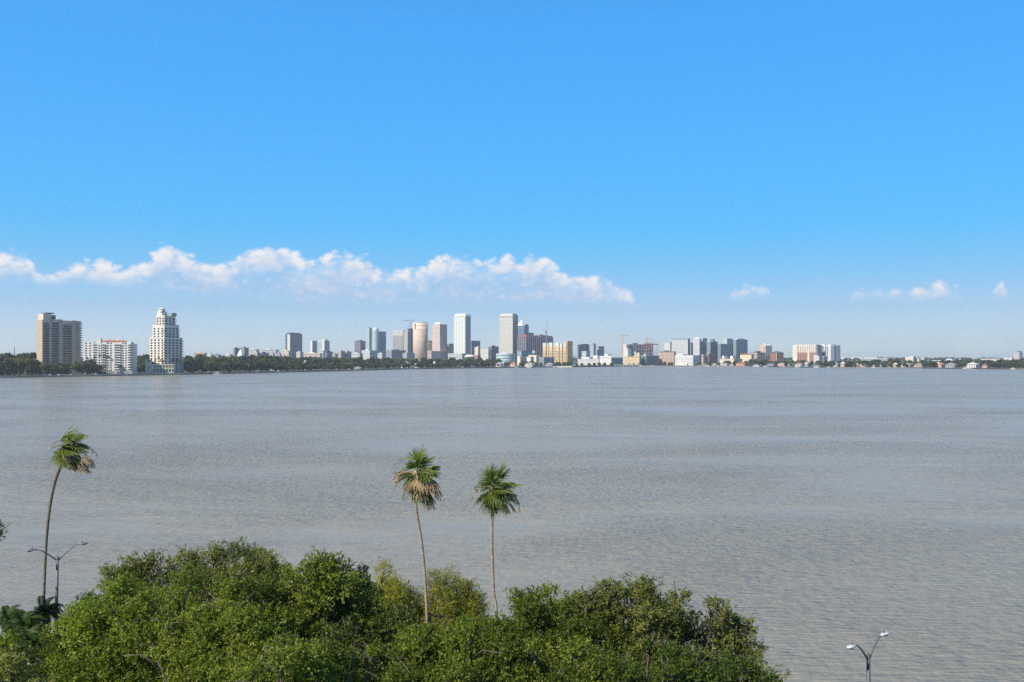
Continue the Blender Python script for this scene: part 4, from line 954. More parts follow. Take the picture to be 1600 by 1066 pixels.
def puff_leaves(c, r, n_twig, per, rg, ll, lw, upb=.35, squash=.8):
    """leafy sprays over one ragged clump: twigs leave the clump's core, leaves sit along the twigs"""
    d = unit(rg.normal(size=(n_twig, 3)) + np.array([0, 0, upb]))
    rad = r * (rg.uniform(.25, 1., n_twig) ** .6) * (1 + .35 * np.sin(d[:, 0] * 5 + c[0] * 3) * np.sin(d[:, 1] * 6 + c[1]) )
    tip = c + d * rad[:, None] * np.array([1, 1, squash])
    tl = rg.uniform(.22, .5, n_twig) * min(1., r)
    tw = unit(d + rg.normal(size=(n_twig, 3)) * .45 + np.array([0, 0, .2]))
    k = rg.uniform(-.9, .15, (n_twig, per))
    base = tip[:, None, :] + tw[:, None, :] * (k * tl[:, None])[:, :, None]
    base = base.reshape(-1, 3) + rg.normal(size=(n_twig * per, 3)) * .035
    ld = unit(np.repeat(tw, per, 0) * .8 + rg.normal(size=(n_twig * per, 3)) * .75 + np.array([0, 0, .12]))
    tw_t = np.repeat(rg.normal(0, .13, n_twig), per)
    face = unit(np.repeat(d, per, 0) * .75 + np.array([0, 0, .6]))
    v, f = leaves(base, ld, ll, lw, rg, .12, face)
    return v, f, tw_t, tip

def dome_puffs(rx, ry, rz, n, rg, rmin, rmax, inner=.25, lump=.18, zlo=-.35):
    """clump centres over a lumpy dome, some inside it"""
    out = []
    ph = rg.uniform(0, 6.28, 6)
    while len(out) < n:
        d = unit(rg.normal(size=3)); 
        if d[2] < zlo: continue
        a = math.atan2(d[1], d[0])
        k = 1 + lump * (math.sin(2 * a + ph[0]) * .6 + math.sin(3 * a + ph[1] + d[2] * 3) * .6 + math.sin(5 * a + ph[2] - d[2] * 4) * .4)
        s = k * (rg.uniform(.35, .75) if rg.random() < inner else rg.uniform(.80, 1.02))
        p = np.array([d[0] * rx * s, d[1] * ry * s, d[2] * rz * s])
        out.append((p, rg.uniform(rmin, rmax)))
    return out

def limbs(trunk_base, fork, puffs, rg, r0, frac=.8):
    """trunk, main limbs and branches running out to the clumps"""
    mb = MB()
    b0 = Vector(trunk_base); fk = Vector(fork)
    mb.tube([b0, b0.lerp(fk, .5) + Vector((.12, -.08, 0)), fk], [r0 * 1.25, r0, r0 * .85], 9)
    ps = [Vector(p) for p, r in puffs]
    ng = max(4, len(ps) // 9)
    seeds = [ps[i] for i in rg.choice(len(ps), ng, replace=False)]
    grp = {i: [] for i in range(ng)}
    for p in ps: grp[min(range(ng), key=lambda i: (seeds[i] - p).length)].append(p)
    for i, g in grp.items():
        if not g: continue
        c = sum(g, Vector()) / len(g); elb = fk.lerp(c, .62) + Vector((rg.normal() * .35, rg.normal() * .35, -.15 * (c - fk).length))
        mb.tube([fk - Vector((0, 0, .15)), fk.lerp(elb, .5) + Vector((rg.normal() * .2, rg.normal() * .2, .1)), elb], [r0 * .55, r0 * .42, r0 * .32], 7)
        for p in g:
            if rg.random() > frac: continue
            m = elb.lerp(p, .55) + Vector((rg.normal() * .4, rg.normal() * .4, rg.normal() * .3 - .2))
            mb.tube([elb, m, p], [r0 * .20, r0 * .12, .02], 5)
            for _ in range(3):
                e = p + Vector((rg.normal() * .5, rg.normal() * .5, rg.uniform(.1, .7)))
                mb.tube([m.lerp(p, .6), p.lerp(e, .4), e], [.03, .02, .008], 4)
    return mb

def crown_mesh(name, puffs, rg, dens, per, ll, lw, tint0=.5, tvar=.16, squash=.8, upb=.75):
    V, Fq, T = [], [], []; off = 0
    for c, r in puffs:
        nt = int(dens * r * r)
        v, f, tt, tip = puff_leaves(np.asarray(c), r, nt, per, rg, ll, lw, upb, squash)
        pt = tint0 + rg.normal(0, tvar)
        V.append(v); Fq.append(f + off); off += len(v)
        T.append(np.clip(pt + tt + rg.normal(0, .12, len(f)), 0, 1))
    return np_mesh(name, np.concatenate(V), np.concatenate(Fq), np.concatenate(T))

L_oak = leaf_material('oak leaf', (.050, .062, .010), (.148, .200, .020), (.34, .37, .065), .5)
L_dull = leaf_material('dull oak leaf', (.056, .062, .016), (.150, .170, .036), (.31, .31, .09), .48)
L_dark = leaf_material('dark ficus leaf', (.020, .032, .008), (.060, .088, .014), (.14, .17, .035))
L_yel = leaf_material('yellow green leaf', (.13, .14, .018), (.30, .30, .036), (.46, .43, .085), .5)
L_bright = leaf_material('bright oak leaf', (.060, .080, .008), (.165, .228, .018), (.36, .41, .065), .5)
L_deep = leaf_material('deep green leaf', (.028, .050, .010), (.090, .138, .016), (.20, .24, .04), .45)

G1 = 1.2
def near_tree(name, label, px, py_top, Y, rx, ry, rz, n, leafm, seed, group=None, dens=120, per=9, ll=.13, lw=.075, rmin=.75, rmax=1.45,
              inner=.15, lump=.22, bark=None, tint=.5, tvar=.16, squash=.8, cat='tree', zlo=-.3, frac=.8, extra=()):
    rg = np.random.default_rng(seed)
    ztop = wz(py_top, Y); X = wx(px, Y)
    o = thing(name, label, cat, (X, Y, G1), 0, group)
    zc = ztop - rz - 1.1 - G1
    puffs = [(p + np.array([0, 0, zc]), r) for p, r in dome_puffs(rx, ry, rz, n, rg, rmin, rmax, inner, lump, zlo)]
    for ex, ey, ez, er in extra:                       # boughs that stand out of the dome: photo column, row, metres nearer, radius
        Y2 = Y - ez; c_ = np.array([wx(ex, Y2) - X, Y2 - Y, wz(ey, Y2) - G1 - er * 1.15])
        puffs.append((c_, er))
        for q in (1, 2): puffs.append((c_ + np.array([-c_[0] * .10 * q + rg.normal() * .25, rg.normal() * .5, -er * .95 * q]), er * rg.uniform(.9, 1.25)))
    for _ in range(int(n * .16)):                       # sprigs that break the outline
        a = rg.uniform(0, 6.283); s = rg.uniform(.2, 1.0); k = rg.uniform(1.0, 1.13)
        puffs.append((np.array([math.cos(a) * rx * s, math.sin(a) * ry * s, zc + rz * math.sqrt(max(1.02 - s * s, .02)) + .35]) * np.array([k, k, 1.0]), rg.uniform(.32, .55)))
    limbs((0, 0, 0), (0, 0, max(zc - rz * .35, 2.0)), puffs, rg, .34, frac).build('trunk', bark or M_bark, o, True)
    me = crown_mesh('crown', puffs, rg, dens, per, ll, lw, tint, tvar, squash); me.materials.append(leafm)
    link('crown', me, o)
    return o
OAKS = 'oaks along the near bank'
near_tree('oak_tree', 'tall sparse dull green oak standing behind the bright oak, left of centre', 255, 862, 57, 4.2, 3.8, 3.4, 62, L_dull, 21, OAKS, dens=75, tint=.5, extra=((180, 873, 0, 1.0), (172, 890, 0, .9), (205, 856, 0, .9), (238, 850, 0, 1.0), (165, 876, 0, .6)))
near_tree('oak_tree', 'broad dull green oak whose crown is the highest of the bank, beside the sparse oak', 362, 851, 56, 4.4, 4, 4.2, 80, L_dull, 22, OAKS, dens=85, tint=.6, extra=((290, 846, 0, 1.0), (300, 850, 0, .9), (345, 852, 0, .9), (405, 853, 0, 1.0), (425, 864, 0, .9)))
near_tree('oak_tree', 'bright green oak nearest the left lamp, full to its base', 195, 905, 44, 4.0, 3.8, 4.6, 95, L_bright, 23, OAKS, dens=110, tint=.5, extra=((135, 918, 0, .7), (128, 935, 0, .8), (110, 945, 0, .9), (95, 975, 1, .9), (100, 1010, 1.5, 1.0), (170, 920, 0, .8)))
near_tree('oak_tree', 'large bright green oak in the middle of the left clump before the dull ones', 330, 915, 42, 4.8, 4.2, 5.0, 115, L_oak, 24, OAKS, dens=110, tint=.62)
near_tree('oak_tree', 'large dense green oak under the dark topped ficus', 465, 884, 45, 4.3, 4.2, 5.4, 120, L_oak, 25, OAKS, dens=110, tint=.45, extra=((420, 890, 0, 1.0), (395, 905, 0, 1.0), (530, 885, 0, 1.0), (580, 900, 0, 1.1), (455, 873, 0, .9)))
near_tree('ficus_tree', 'dark ficus with a dense dark top poking above the oaks left of the middle palm', 552, 868, 52, 1.1, 1.1, 2.6, 26, L_dark, 26, None, dens=130, tint=.35, rmin=.6, rmax=.95, lump=.1)
near_tree('acacia_tree', 'yellow green feathery tree left of the middle palm trunk', 600, 893, 60, 2.4, 2.4, 4.4, 80, L_yel, 27, None, dens=105, ll=.13, lw=.04, tint=.6, squash=1.0, rmax=1.15)
near_tree('acacia_tree', 'yellow green feathery tree between the two palm trunks', 698, 890, 61, 2.7, 2.6, 4.2, 84, L_yel, 28, None, dens=100, ll=.13, lw=.04, tint=.42, squash=1.0, rmax=1.15, extra=((735, 920, 0, .9), (750, 935, 0, .8), (640, 905, 0, 1.0)))
near_tree('oak_tree', 'shadowy oak low between the ficus and the middle palm', 560, 955, 43, 3.2, 3.0, 4.2, 66, L_dark, 29, OAKS, dens=100, tint=.5)
near_tree('oak_tree', 'low rounded green oak below the two palms, nearest the picture foot', 700, 962, 40, 4.6, 3.8, 4.2, 105, L_oak, 30, OAKS, dens=110, tint=.42, lump=.12, extra=((775, 948, 0, .9), (795, 952, 0, .9), (640, 965, 0, .9)))
near_tree('oak_tree', 'green oak just right of the right palm trunk, its left boughs reaching to it', 880, 912, 46, 3.6, 3.8, 4.8, 92, L_oak, 31, OAKS, dens=105, tint=.45, extra=((815, 915, 0, .75), (805, 912, 0, .5), (835, 908, 0, .8), (860, 903, 0, .8), (795, 985, 2, 1.0)))
near_tree('oak_tree', 'high crowned green oak at the peak of the right clump', 965, 930, 46, 3.9, 3.8, 5.0, 96, L_dull, 32, OAKS, dens=105, tint=.6, extra=((945, 896, 0, .7), (960, 898, 0, .7), (1010, 905, 0, .8), (1060, 910, 0, .8)))
near_tree('oak_tree', 'thin see through oak on the right edge of the clump', 1098, 921, 47, 2.9, 2.6, 4.2, 74, L_dull, 33, OAKS, dens=80, tint=.5, rmin=.55, rmax=1.0, extra=((1165, 955, 0, .6), (1172, 970, 0, .5), (1150, 960, 0, .6), (1130, 930, 0, .6), (1170, 995, 0, .5)))
near_tree('oak_tree', 'dark green oak low in the right clump in front of the high crowned one', 1040, 990, 39, 3.6, 3.2, 4.2, 80, L_deep, 34, OAKS, dens=105, tint=.5, extra=((1185, 1030, 0, .7), (1205, 1045, 0, .6), (1160, 1015, 0, .8)))
near_tree('oak_tree', 'low dull oak at the picture foot left of the right hand lamp', 1140, 1012, 40, 2.2, 2.6, 3.4, 46, L_dull, 35, OAKS, dens=105, tint=.45, extra=((1215, 1055, 0, .6),))
near_tree('oak_tree', 'green oak filling the picture foot right of the low rounded oak', 860, 985, 38, 4.0, 3.0, 4.2, 85, L_oak, 36, OAKS, dens=110, tint=.4)
near_tree('oak_tree', 'foremost oak at the picture foot below the dense oak', 480, 985, 37, 4.2, 3.0, 4.0, 88, L_oak, 37, OAKS, dens=110, tint=.5)
near_tree('shrub', 'pale grey green shrub in the lower left corner', 12, 1022, 38, 1.9, 1.8, 2.4, 34, L_dull, 38, None, dens=110, tint=.75, cat='shrub', rmax=1.0)
near_tree('shrub', 'dark broadleaf shrub below the slender left palm', 48, 985, 52, 2.6, 2.4, 3.0, 44, L_dark, 39, None, dens=100, tint=.3, cat='shrub')
near_tree('shrub', 'bright green shrub among the feather palms at the left edge', 12, 975, 47, 1.5, 1.6, 3.0, 26, L_bright, 40, None, dens=95, tint=.55, cat='shrub', rmax=1.0, ll=.15)
near_tree('shrub', 'dark low bush under the leaning palm beside the bright oak', 70, 1022, 43, 2.4, 2.0, 2.6, 40, L_dark, 43, None, dens=100, tint=.25, cat='shrub')
near_tree('broadleaf_tree', 'tree reaching one dark leafy twig into the left edge above the lamp', -108, 775, 62, 3.1, 3.1, 3.4, 56, L_dark, 41, None, dens=70, tint=.4, rmin=.5, rmax=.8,
          extra=((-4, 808, 0, .36), (0, 822, 0, .34), (-6, 834, 0, .3), (-16, 818, 0, .5)))
# whitish flowering bush by the slender palm
near_tree('flowering_bush', 'bush covered in pale dry blooms beside the slender left palm trunk', 53, 968, 63, .9, .8, 1.3, 12, leaf_material('pale bloom', (.10, .10, .07), (.42, .37, .30), (.62, .56, .48), .2), 42, None, dens=80, tint=.6, tvar=.3, cat='bush', rmin=.4, rmax=.7)

# ---------------------------------------------------------------- palms
M_ptrunk = mat('palm trunk', (.30, .25, .20), .95, .1, .25, 3.0)
M_boot = mat('palm leaf bases', (.36, .17, .08), .95, .1, .3, 6.0)
L_frond = leaf_material('fan frond', (.040, .068, .012), (.130, .175, .026), (.31, .33, .06), .4)
L_dry = leaf_material('dry frond', (.17, .11, .06), (.36, .25, .14), (.52, .40, .25), .25)
M_pet = mat('petiole green', (.20, .22, .07), .6)
M_drypet = mat('dry petiole', (.36, .25, .15), .9)
def fan_frond(rg, az, elev, plen, blade, droop, wind, dry=False, nseg=26, span=118, close=1.0):
    """petiole curving out of the crown, then a folded fan of drooping segments"""
    d = Vector((math.cos(az) * math.cos(elev), math.sin(az) * math.cos(elev), math.sin(elev)))
    pts = []; p = Vector((0, 0, 0)); t = d.copy(); st = plen / 6
    for i in range(7):
        pts.append(p.copy()); t = (t + Vector((wind[0], wind[1], -droop)) * .16).normalized(); p = p + t * st
    mb = MB().tube(pts, [.028, .026, .023, .02, .018, .016, .012], 5)
    hub = pts[-1]; fw = t
    side = fw.cross(Vector((0, 0, 1)))
    side = side.normalized() if side.length > .05 else Vector((1, 0, 0))
    up = side.cross(fw).normalized()
    V, Fc, T = [], [], []
    for k in range(nseg):
        a = R(span) * (2 * k / (nseg - 1) - 1) * close + rg.normal() * .05
        ca, sa = math.cos(a), math.sin(a)
        sd_ = (fw * ca + side * sa + up * (-.28 * abs(sa) + .10)).normalized()
        L = blade * (.62 + .38 * math.cos(a * .72)) * rg.uniform(.85, 1.1)
        wdt = .052 * blade / 1.0 * rg.uniform(.8, 1.2)
        q = hub - fw * .02; dd = sd_.copy(); n_ = 5; tn = rg.normal(.5, .14)
        s_ = dd.cross(up); s_ = s_.normalized() if s_.length > 1e-3 else side
        prev = None
        for i in range(n_ + 1):
            f_ = i / n_; ww = wdt * (0.55 + 1.5 * f_ if f_ < .45 else max(1.22 * (1 - f_) / .55, .08))
            b0 = len(V); V.append(q - s_ * ww * .5 + up * .012); V.append(q + s_ * ww * .5 - up * .012)
            if prev is not None:
                Fc.append((prev, prev + 1, b0 + 1, b0)); T.append(min(max(tn + (.15 if i == n_ else 0), 0), 1))
            prev = b0
            soft = (f_ ** 1.6) * (.75 if not dry else 1.3)
            dd = (dd + Vector((wind[0] * .9, wind[1] * .9, -droop * 1.15)) * soft * .55).normalized()
            q = q + dd * (L / n_)
    return mb, np.array([tuple(v) for v in V]), np.array(Fc), np.array(T)
def stalk(rg, az, elev, length, droop, wind):
    d = Vector((math.cos(az) * math.cos(elev), math.sin(az) * math.cos(elev), math.sin(elev)))
    p = Vector((0, 0, .1)); t = d; pts = []
    mb = MB()
    for i in range(11):
        pts.append(p.copy()); t = (t + Vector((wind[0] * .6, wind[1], -droop)) * (.08 + .03 * i)).normalized(); p = p + t * length / 10
    mb.tube(pts, [.034 - .002 * i for i in range(11)], 4)
    for i in range(4, 11):
        for _ in range(5):
            a = pts[i]; e = a + Vector((rg.normal() * .10, rg.normal() * .10, -rg.uniform(.12, .42)))
            mb.tube([a, a.lerp(e, .5) + Vector((rg.normal() * .04, rg.normal() * .04, .02)), e], [.02, .017, .009], 3)
    return mb
def fan_palm(label, Y, path, r_lo, r_hi, seed, wind, n_green=24, size=1.0, dry=(), stalks=(), boots=.9, pm=None):
    rg = np.random.default_rng(seed)
    pts = [Vector((wx(x, Y), Y, wz(y, Y))) for x, y in path]
    base = Vector((pts[0].x, Y, G1)); o = thing('fan_palm', label, 'palm tree', base, 0, 'tall fan palms on the near bank')
    pts = [base] + pts if pts[0].z > G1 + .1 else pts
    # smooth the trunk line
    cv = []
    for i in range(len(pts) - 1):
        p0, p1, p2, p3 = pts[max(i - 1, 0)], pts[i], pts[i + 1], pts[min(i + 2, len(pts) - 1)]
        for k in range(14):
            t = k / 14; cv.append(.5 * ((2 * p1) + (p2 - p0) * t + (2 * p0 - 5 * p1 + 4 * p2 - p3) * t * t + (3 * p1 - p0 - 3 * p2 + p3) * t ** 3))
    cv.append(pts[-1]); cv = [p - base for p in cv]; nn = len(cv)
    rad = [(r_lo * (1 + .3 * max(0, 1 - i / 8)) + (r_hi - r_lo) * (i / nn) ** 2) * (1 + (.05 if i % 2 else -.05) + rg.normal() * .03) for i in range(nn)]
    MB().tube(cv, rad, 12).build('trunk', pm or M_ptrunk, o)
    top = cv[-1]
    mb = MB()
    for k in range(34):                                   # old leaf bases round the head of the trunk
        a = k * 2.4; h = -boots * (k / 34) ; c = top + Vector((math.cos(a) * r_hi * .9, math.sin(a) * r_hi * .9, h * .9 + .15)) - (top - cv[-15]).normalized() * 0
        mb.tube([c, c + Vector((math.cos(a) * .13, math.sin(a) * .13, .16)), c + Vector((math.cos(a) * .22, math.sin(a) * .22, .34))], [.05, .04, .02], 4)
    mb.build('leaf_bases', M_boot, o)
    def frond(az, elev, pl, bl, dr, isdry, cl=1.0):
        pm, V, Fc, T = fan_frond(rg, az, elev, pl * size, bl * size, dr, wind, isdry, 26 if not isdry else 18, 118, cl)
        nv = len(V); me = bpy.data.meshes.new('frond')
        allv = [tuple(v) for v in V] + pm.v; allf = [tuple(int(i) for i in f) for f in Fc] + [tuple(i + nv for i in f) for f in pm.f]
        me.from_pydata(allv, [], allf)
        a = me.attributes.new('tint', 'FLOAT', 'FACE'); a.data.foreach_set('value', np.concatenate([T, np.full(len(pm.f), .8)]).astype(np.float32))
        me.materials.append(L_dry if isdry else L_frond); me.materials.append(M_drypet if isdry else M_pet)
        mi = np.zeros(len(allf), np.int32); mi[len(Fc):] = 1; me.polygons.foreach_set('material_index', mi); me.update()
        f_ = link('dry_frond' if isdry else 'frond', me, o); f_.location = top + Vector((0, 0, .1 + .25 * max(math.sin(elev), -.8)))
        return f_
    for k in range(n_green):
        u = (k + .5) / n_green; elev = R(76 - 118 * u + rg.normal() * 14); az = k * 2.39996 + rg.normal() * .25
        frond(az, elev, rg.uniform(.3, .85), rg.uniform(.75, 1.15), (.25 + .6 * u) + abs(rg.normal()) * .2, False, rg.uniform(.7, 1.0) if u > .10 else .6)
    for az, elev, pl, bl in dry:
        frond(R(az), R(elev), pl, bl, 1.1, True, .55)
    for az, elev, ln in stalks:
        s = stalk(rg, R(az), R(elev), ln * size, 1.2, wind).build('flower_stalk', mat('dry flower stalk', (.42, .31, .20), .9), o); s.location = top
    return o
fan_palm('slender leaning fan palm at the left, its fronds blown to the right', 69.4, [(68, 1020), (68, 960), (69, 920), (71, 870), (74, 825), (79, 785), (86, 752), (93, 732), (99, 712), (102, 702)], .095, .145, 51, (1.05, .05), 42, 1.08,
         [(-20, -25, 1.3, .9), (-5, -5, 1.6, .8), (20, -20, 1.6, .8), (-60, -50, 1.1, .9), (-35, 5, 1.7, .7), (-90, -60, .8, .9), (-130, -55, .7, .7), (10, -45, 1.4, .9), (-80, 0, .6, 1.0), (-100, -25, .6, .9), (-70, -40, .7, 1.0), (-25, -30, 1.5, 1.0)], [(-15, 30, 2.2), (5, 10, 2.4), (-30, -5, 2.2), (15, 40, 2.4)], 1.4, mat('dark palm trunk', (.17, .145, .115), .95, .1, .25, 3.0))
fan_palm('middle fan palm with many tan dead fronds and a bent trunk', 58.2, [(668, 1003), (667, 960), (665, 920), (663, 890), (659, 852), (654, 820), (650, 795), (648.5, 775), (650, 758), (652, 747)], .085, .12, 52, (.30, .04), 40, 1.02,
         [(-80, -15, .9, .9), (-60, 10, 1.0, .8), (-100, 20, .9, .8), (-10, -10, 1.3, .8), (-40, -50, 1.2, .9), (-15, -40, 1.3, .9), (200, -10, 1.0, .8), (-120, -65, .7, .8), (230, 10, 1.0, .7), (-75, 20, .9, 1.0), (-20, 5, 1.2, 1.0), (-30, 20, 1.1, .9)], [(180, 45, 1.9), (165, 35, 2.0), (190, 40, 1.8), (-20, 10, 1.8), (-100, 60, 1.4)], 1.6)
fan_palm('greenest fan palm, the right one of the pair, with two thin hanging stalks', 57.0, [(776, 965), (772, 930), (770, 895), (768.5, 850), (768.5, 820), (770, 800), (771.5, 785), (772, 770)], .082, .13, 53, (.30, .03), 44, 1.02,
         [(0, -10, 1.2, .7), (-30, -20, 1.0, .7), (-90, -80, .6, .6)], [(180, 40, 1.7), (5, 25, 1.9), (-10, 15, 2.1)], 1.3)

# feather palms in the lower left corner
L_feather_shaded = leaf_material('shaded feather palm leaf', (.012, .028, .006), (.036, .068, .012), (.12, .17, .03), .25)  # leaf colour darkened to paint in the shade over this corner
L_feather_shaded.node_tree.nodes['Principled BSDF'].inputs['Specular IOR Level'].default_value = .08
def feather_palm(label, px, py, Y, n, length, seed, leafm):
    rg = np.random.default_rng(seed); X = wx(px, Y); z = wz(py, Y)
    o = thing('feather_palm', label, 'palm tree', (X, Y, G1), 0, 'feather palms in the lower left corner'); top = Vector((0, 0, z - length * .55 - G1))
    MB().tube([(0, 0, 0), (.05, 0, top.z * .5), top], [.14, .11, .09], 8).build('trunk', M_ptrunk, o, True)
    for k in range(n):
        az = k * 2.4 + rg.normal() * .2; elev = R(80 - 70 * (k / n)); d = Vector((math.cos(az) * math.cos(elev), math.sin(az) * math.cos(elev), math.sin(elev)))
        p = Vector((0, 0, 0)); t = d.copy(); pts = []; N = 16; L = length * rg.uniform(.8, 1.1)
        for i in range(N):
            pts.append(p.copy()); t = (t + Vector((.04, 0, -.11 - .008 * i))).normalized(); p = p + t * L / N
        mb = MB().tube(pts, [.02 * (1 - i / N) + .004 for i in range(N)], 4)
        nf = len(mb.f); T = []
        for i in range(3, N):
            tt = (pts[i] - pts[i - 1]).normalized(); sd_ = tt.cross(Vector((0, 0, 1))).normalized(); up = sd_.cross(tt)
            for s_ in (-1, 1):
                for h in (0, .33, .66):
                    a = pts[i].lerp(pts[i - 1], h); ll = length * .30 * math.sin(math.pi * (i / N) ** .8 * .92 + .15)
                    m = a + (sd_ * s_ * .8 + tt * .55 + up * .18) * ll * .5; e = m + (sd_ * s_ * .55 + tt * .5 - Vector((0, 0, .55))) * ll * .5
                    w_ = tt * .022
                    b0 = len(mb.v); mb.v += [tuple(a - w_ * .5), tuple(a + w_ * .5), tuple(m + w_), tuple(m - w_), tuple(e)]
                    mb.f += [(b0, b0 + 1, b0 + 2, b0 + 3), (b0 + 3, b0 + 2, b0 + 4)]; tv = min(max(rg.normal(.5, .15), 0), 1); T += [tv, tv]
        me = mb.mesh('frond'); a = me.attributes.new('tint', 'FLOAT', 'FACE')
        a.data.foreach_set('value', np.concatenate([np.full(nf, .6), np.array(T)]).astype(np.float32)); me.materials.append(leafm)
        f_ = link('frond', me, o); f_.location = top
for lab, px, py, Y, L_, sd_0 in (('dark feather palm arching at the left edge of the picture', 14, 950, 60, 1.7, 61), ('feather palm right behind the slender palm trunk', 70, 940, 66, 1.7, 62),
                                 ('low dark feather palm between the left edge and the slender trunk', 38, 960, 58, 1.7, 63), ('shadowy feather palm in front of the slender palm foot', 50, 985, 50, 1.5, 64)):
    feather_palm(lab, px, py, Y, 26, L_, sd_0, L_feather_shaded)

# ---------------------------------------------------------------- street lamps on the near bank
M_pole = mat('lamp pole paint', (.085, .09, .095), .5, .4); M_head = mat('lamp head paint', (.52, .53, .54), .4, .4); M_lens = mat('lamp lens', (.35, .37, .38), .2, .5); M_cell = mat('photocell', (.10, .10, .10), .5)
def street_lamp(label, px, Y, zf, rise, span, lean, rz, polem, M_head):
    o = thing('street_lamp', label, 'street lamp', (wx(px, Y), Y, G1), rz, 'double armed street lamps on the near bank')
    h = zf - G1
    MB().tube([(-lean, 0, 0), (-lean * .5, 0, h * .5), (0, 0, h)], [.15, .125, .095], 12).build('pole', polem, o, True)
    MB().cyl(-lean, 0, .26, 0, .25, 12, .2).build('base', polem, o)
    MB().cyl(0, 0, .12, h - .05, h + .1, 12, .10).cyl(0, 0, .07, h + .1, h + .22, 10, .04).build('pole_cap', polem, o)
    for s in (-1, 1):
        pts = [(s * .06, 0, h - .12), (s * span * .30, 0, h + rise * .42), (s * span * .52, 0, h + rise * .80), (s * span * .64, 0, h + rise * .96), (s * span * .75, 0, h + rise)]
        MB().tube(pts, [.05, .044, .038, .035, .032], 8).build('arm', polem, o, True)
        x0 = span * .74; z0 = h + rise + .02
        ring = [(0, .06, .05), (.16, .10, .07), (.28, .155, .09), (.50, .175, .095), (.66, .13, .075), (.74, .05, .03)]
        vs, fs = [], []
        for i, (dx, w_, hh) in enumerate(ring):
            for q in range(10):
                a = 2 * math.pi * q / 10; zz = math.sin(a) * hh * (1.0 if math.sin(a) > 0 else .55)
                vs.append((s * (x0 + dx), math.cos(a) * w_, z0 + zz))
            if i:
                for q in range(10): fs.append(((i - 1) * 10 + q, i * 10 + q, i * 10 + (q + 1) % 10, (i - 1) * 10 + (q + 1) % 10))
        fs.append(tuple(range(10))); fs.append(tuple(range(59, 49, -1)))
        head = MB().add(vs, fs).build('lamp_head', M_head, o, True)
        MB().cyl(s * (x0 + .46), 0, .12, z0 - .10, z0 - .04, 14, .15).build('lens', M_lens, head)
        MB().cyl(s * (x0 + .30), 0, .05, z0 + .07, z0 + .19, 10, .04).build('photocell', M_cell, head)
arm_az = math.atan2(.66, .75)
street_lamp('double armed lamp beside the slender palm at the left', 90, 69, wz(873, 69), .85, 1.95, .18, R(42), mat('mid grey pole', (.14, .147, .158), .55, .4), mat('backlit lamp head', (.20, .21, .23), .6))  # head colour darkened to paint in the backlight; pole a plain mid grey
street_lamp('double armed lamp with white heads in the lower right, alone against the water', 1357, 47.5, wz(1027, 47.5), .85, 1.68, 0, R(40), M_pole, M_head)

# ---------------------------------------------------------------- far shore trees
def far_crown(name, rg, leafm, n=20, ll=1.5, dens=16):
    puffs = dome_puffs(6.0, 6.0, 5.6, n, rg, 1.9, 3.0, .25, .2, -.9)
    puffs = [(p + np.array([0, 0, 7.4]), r) for p, r in puffs]
    V, Fq, T = [], [], []; off = 0
    for c, r in puffs:
        v, f, tt, tip = puff_leaves(np.asarray(c), r, int(dens * r), 3, rg, ll, ll * .8, .3, .85)
        V.append(v); Fq.append(f + off); off += len(v); T.append(np.clip(rg.normal(.5, .16) + tt + rg.normal(0, .1, len(f)), 0, 1))
    me = np_mesh(name, np.concatenate(V), np.concatenate(Fq), np.concatenate(T)); me.materials.append(leafm)
    tr = limbs((0, 0, 0), (0, 0, 4.2), puffs, rg, .55, .5).mesh('trunk', True); tr.materials.append(M_bark)
    return me, tr
L_far = leaf_material('far oak leaf', (.044, .066, .026), (.096, .128, .046), (.19, .21, .085), .35)
L_far2 = leaf_material('far dark leaf', (.032, .050, .022), (.068, .096, .038), (.14, .165, .07), .35)
FAR = [far_crown('crown', np.random.default_rng(100 + i), L_far if i % 2 == 0 else L_far2) for i in range(6)]
n_far = 0
def far_tree(px, ytop, D, label, group, width=1.0):
    global n_far
    h = wz(ytop, D) - GZ; me, tr = FAR[rng.randrange(6)]
    o = thing('oak_tree', label, 'tree', (wx(px, D), D, GZ), rng.uniform(0, 6.28), group)
    s = h / 14.2; o.scale = (s * width, s * width, s)
    link('crown', me, o); link('trunk', tr, o); n_far += 1
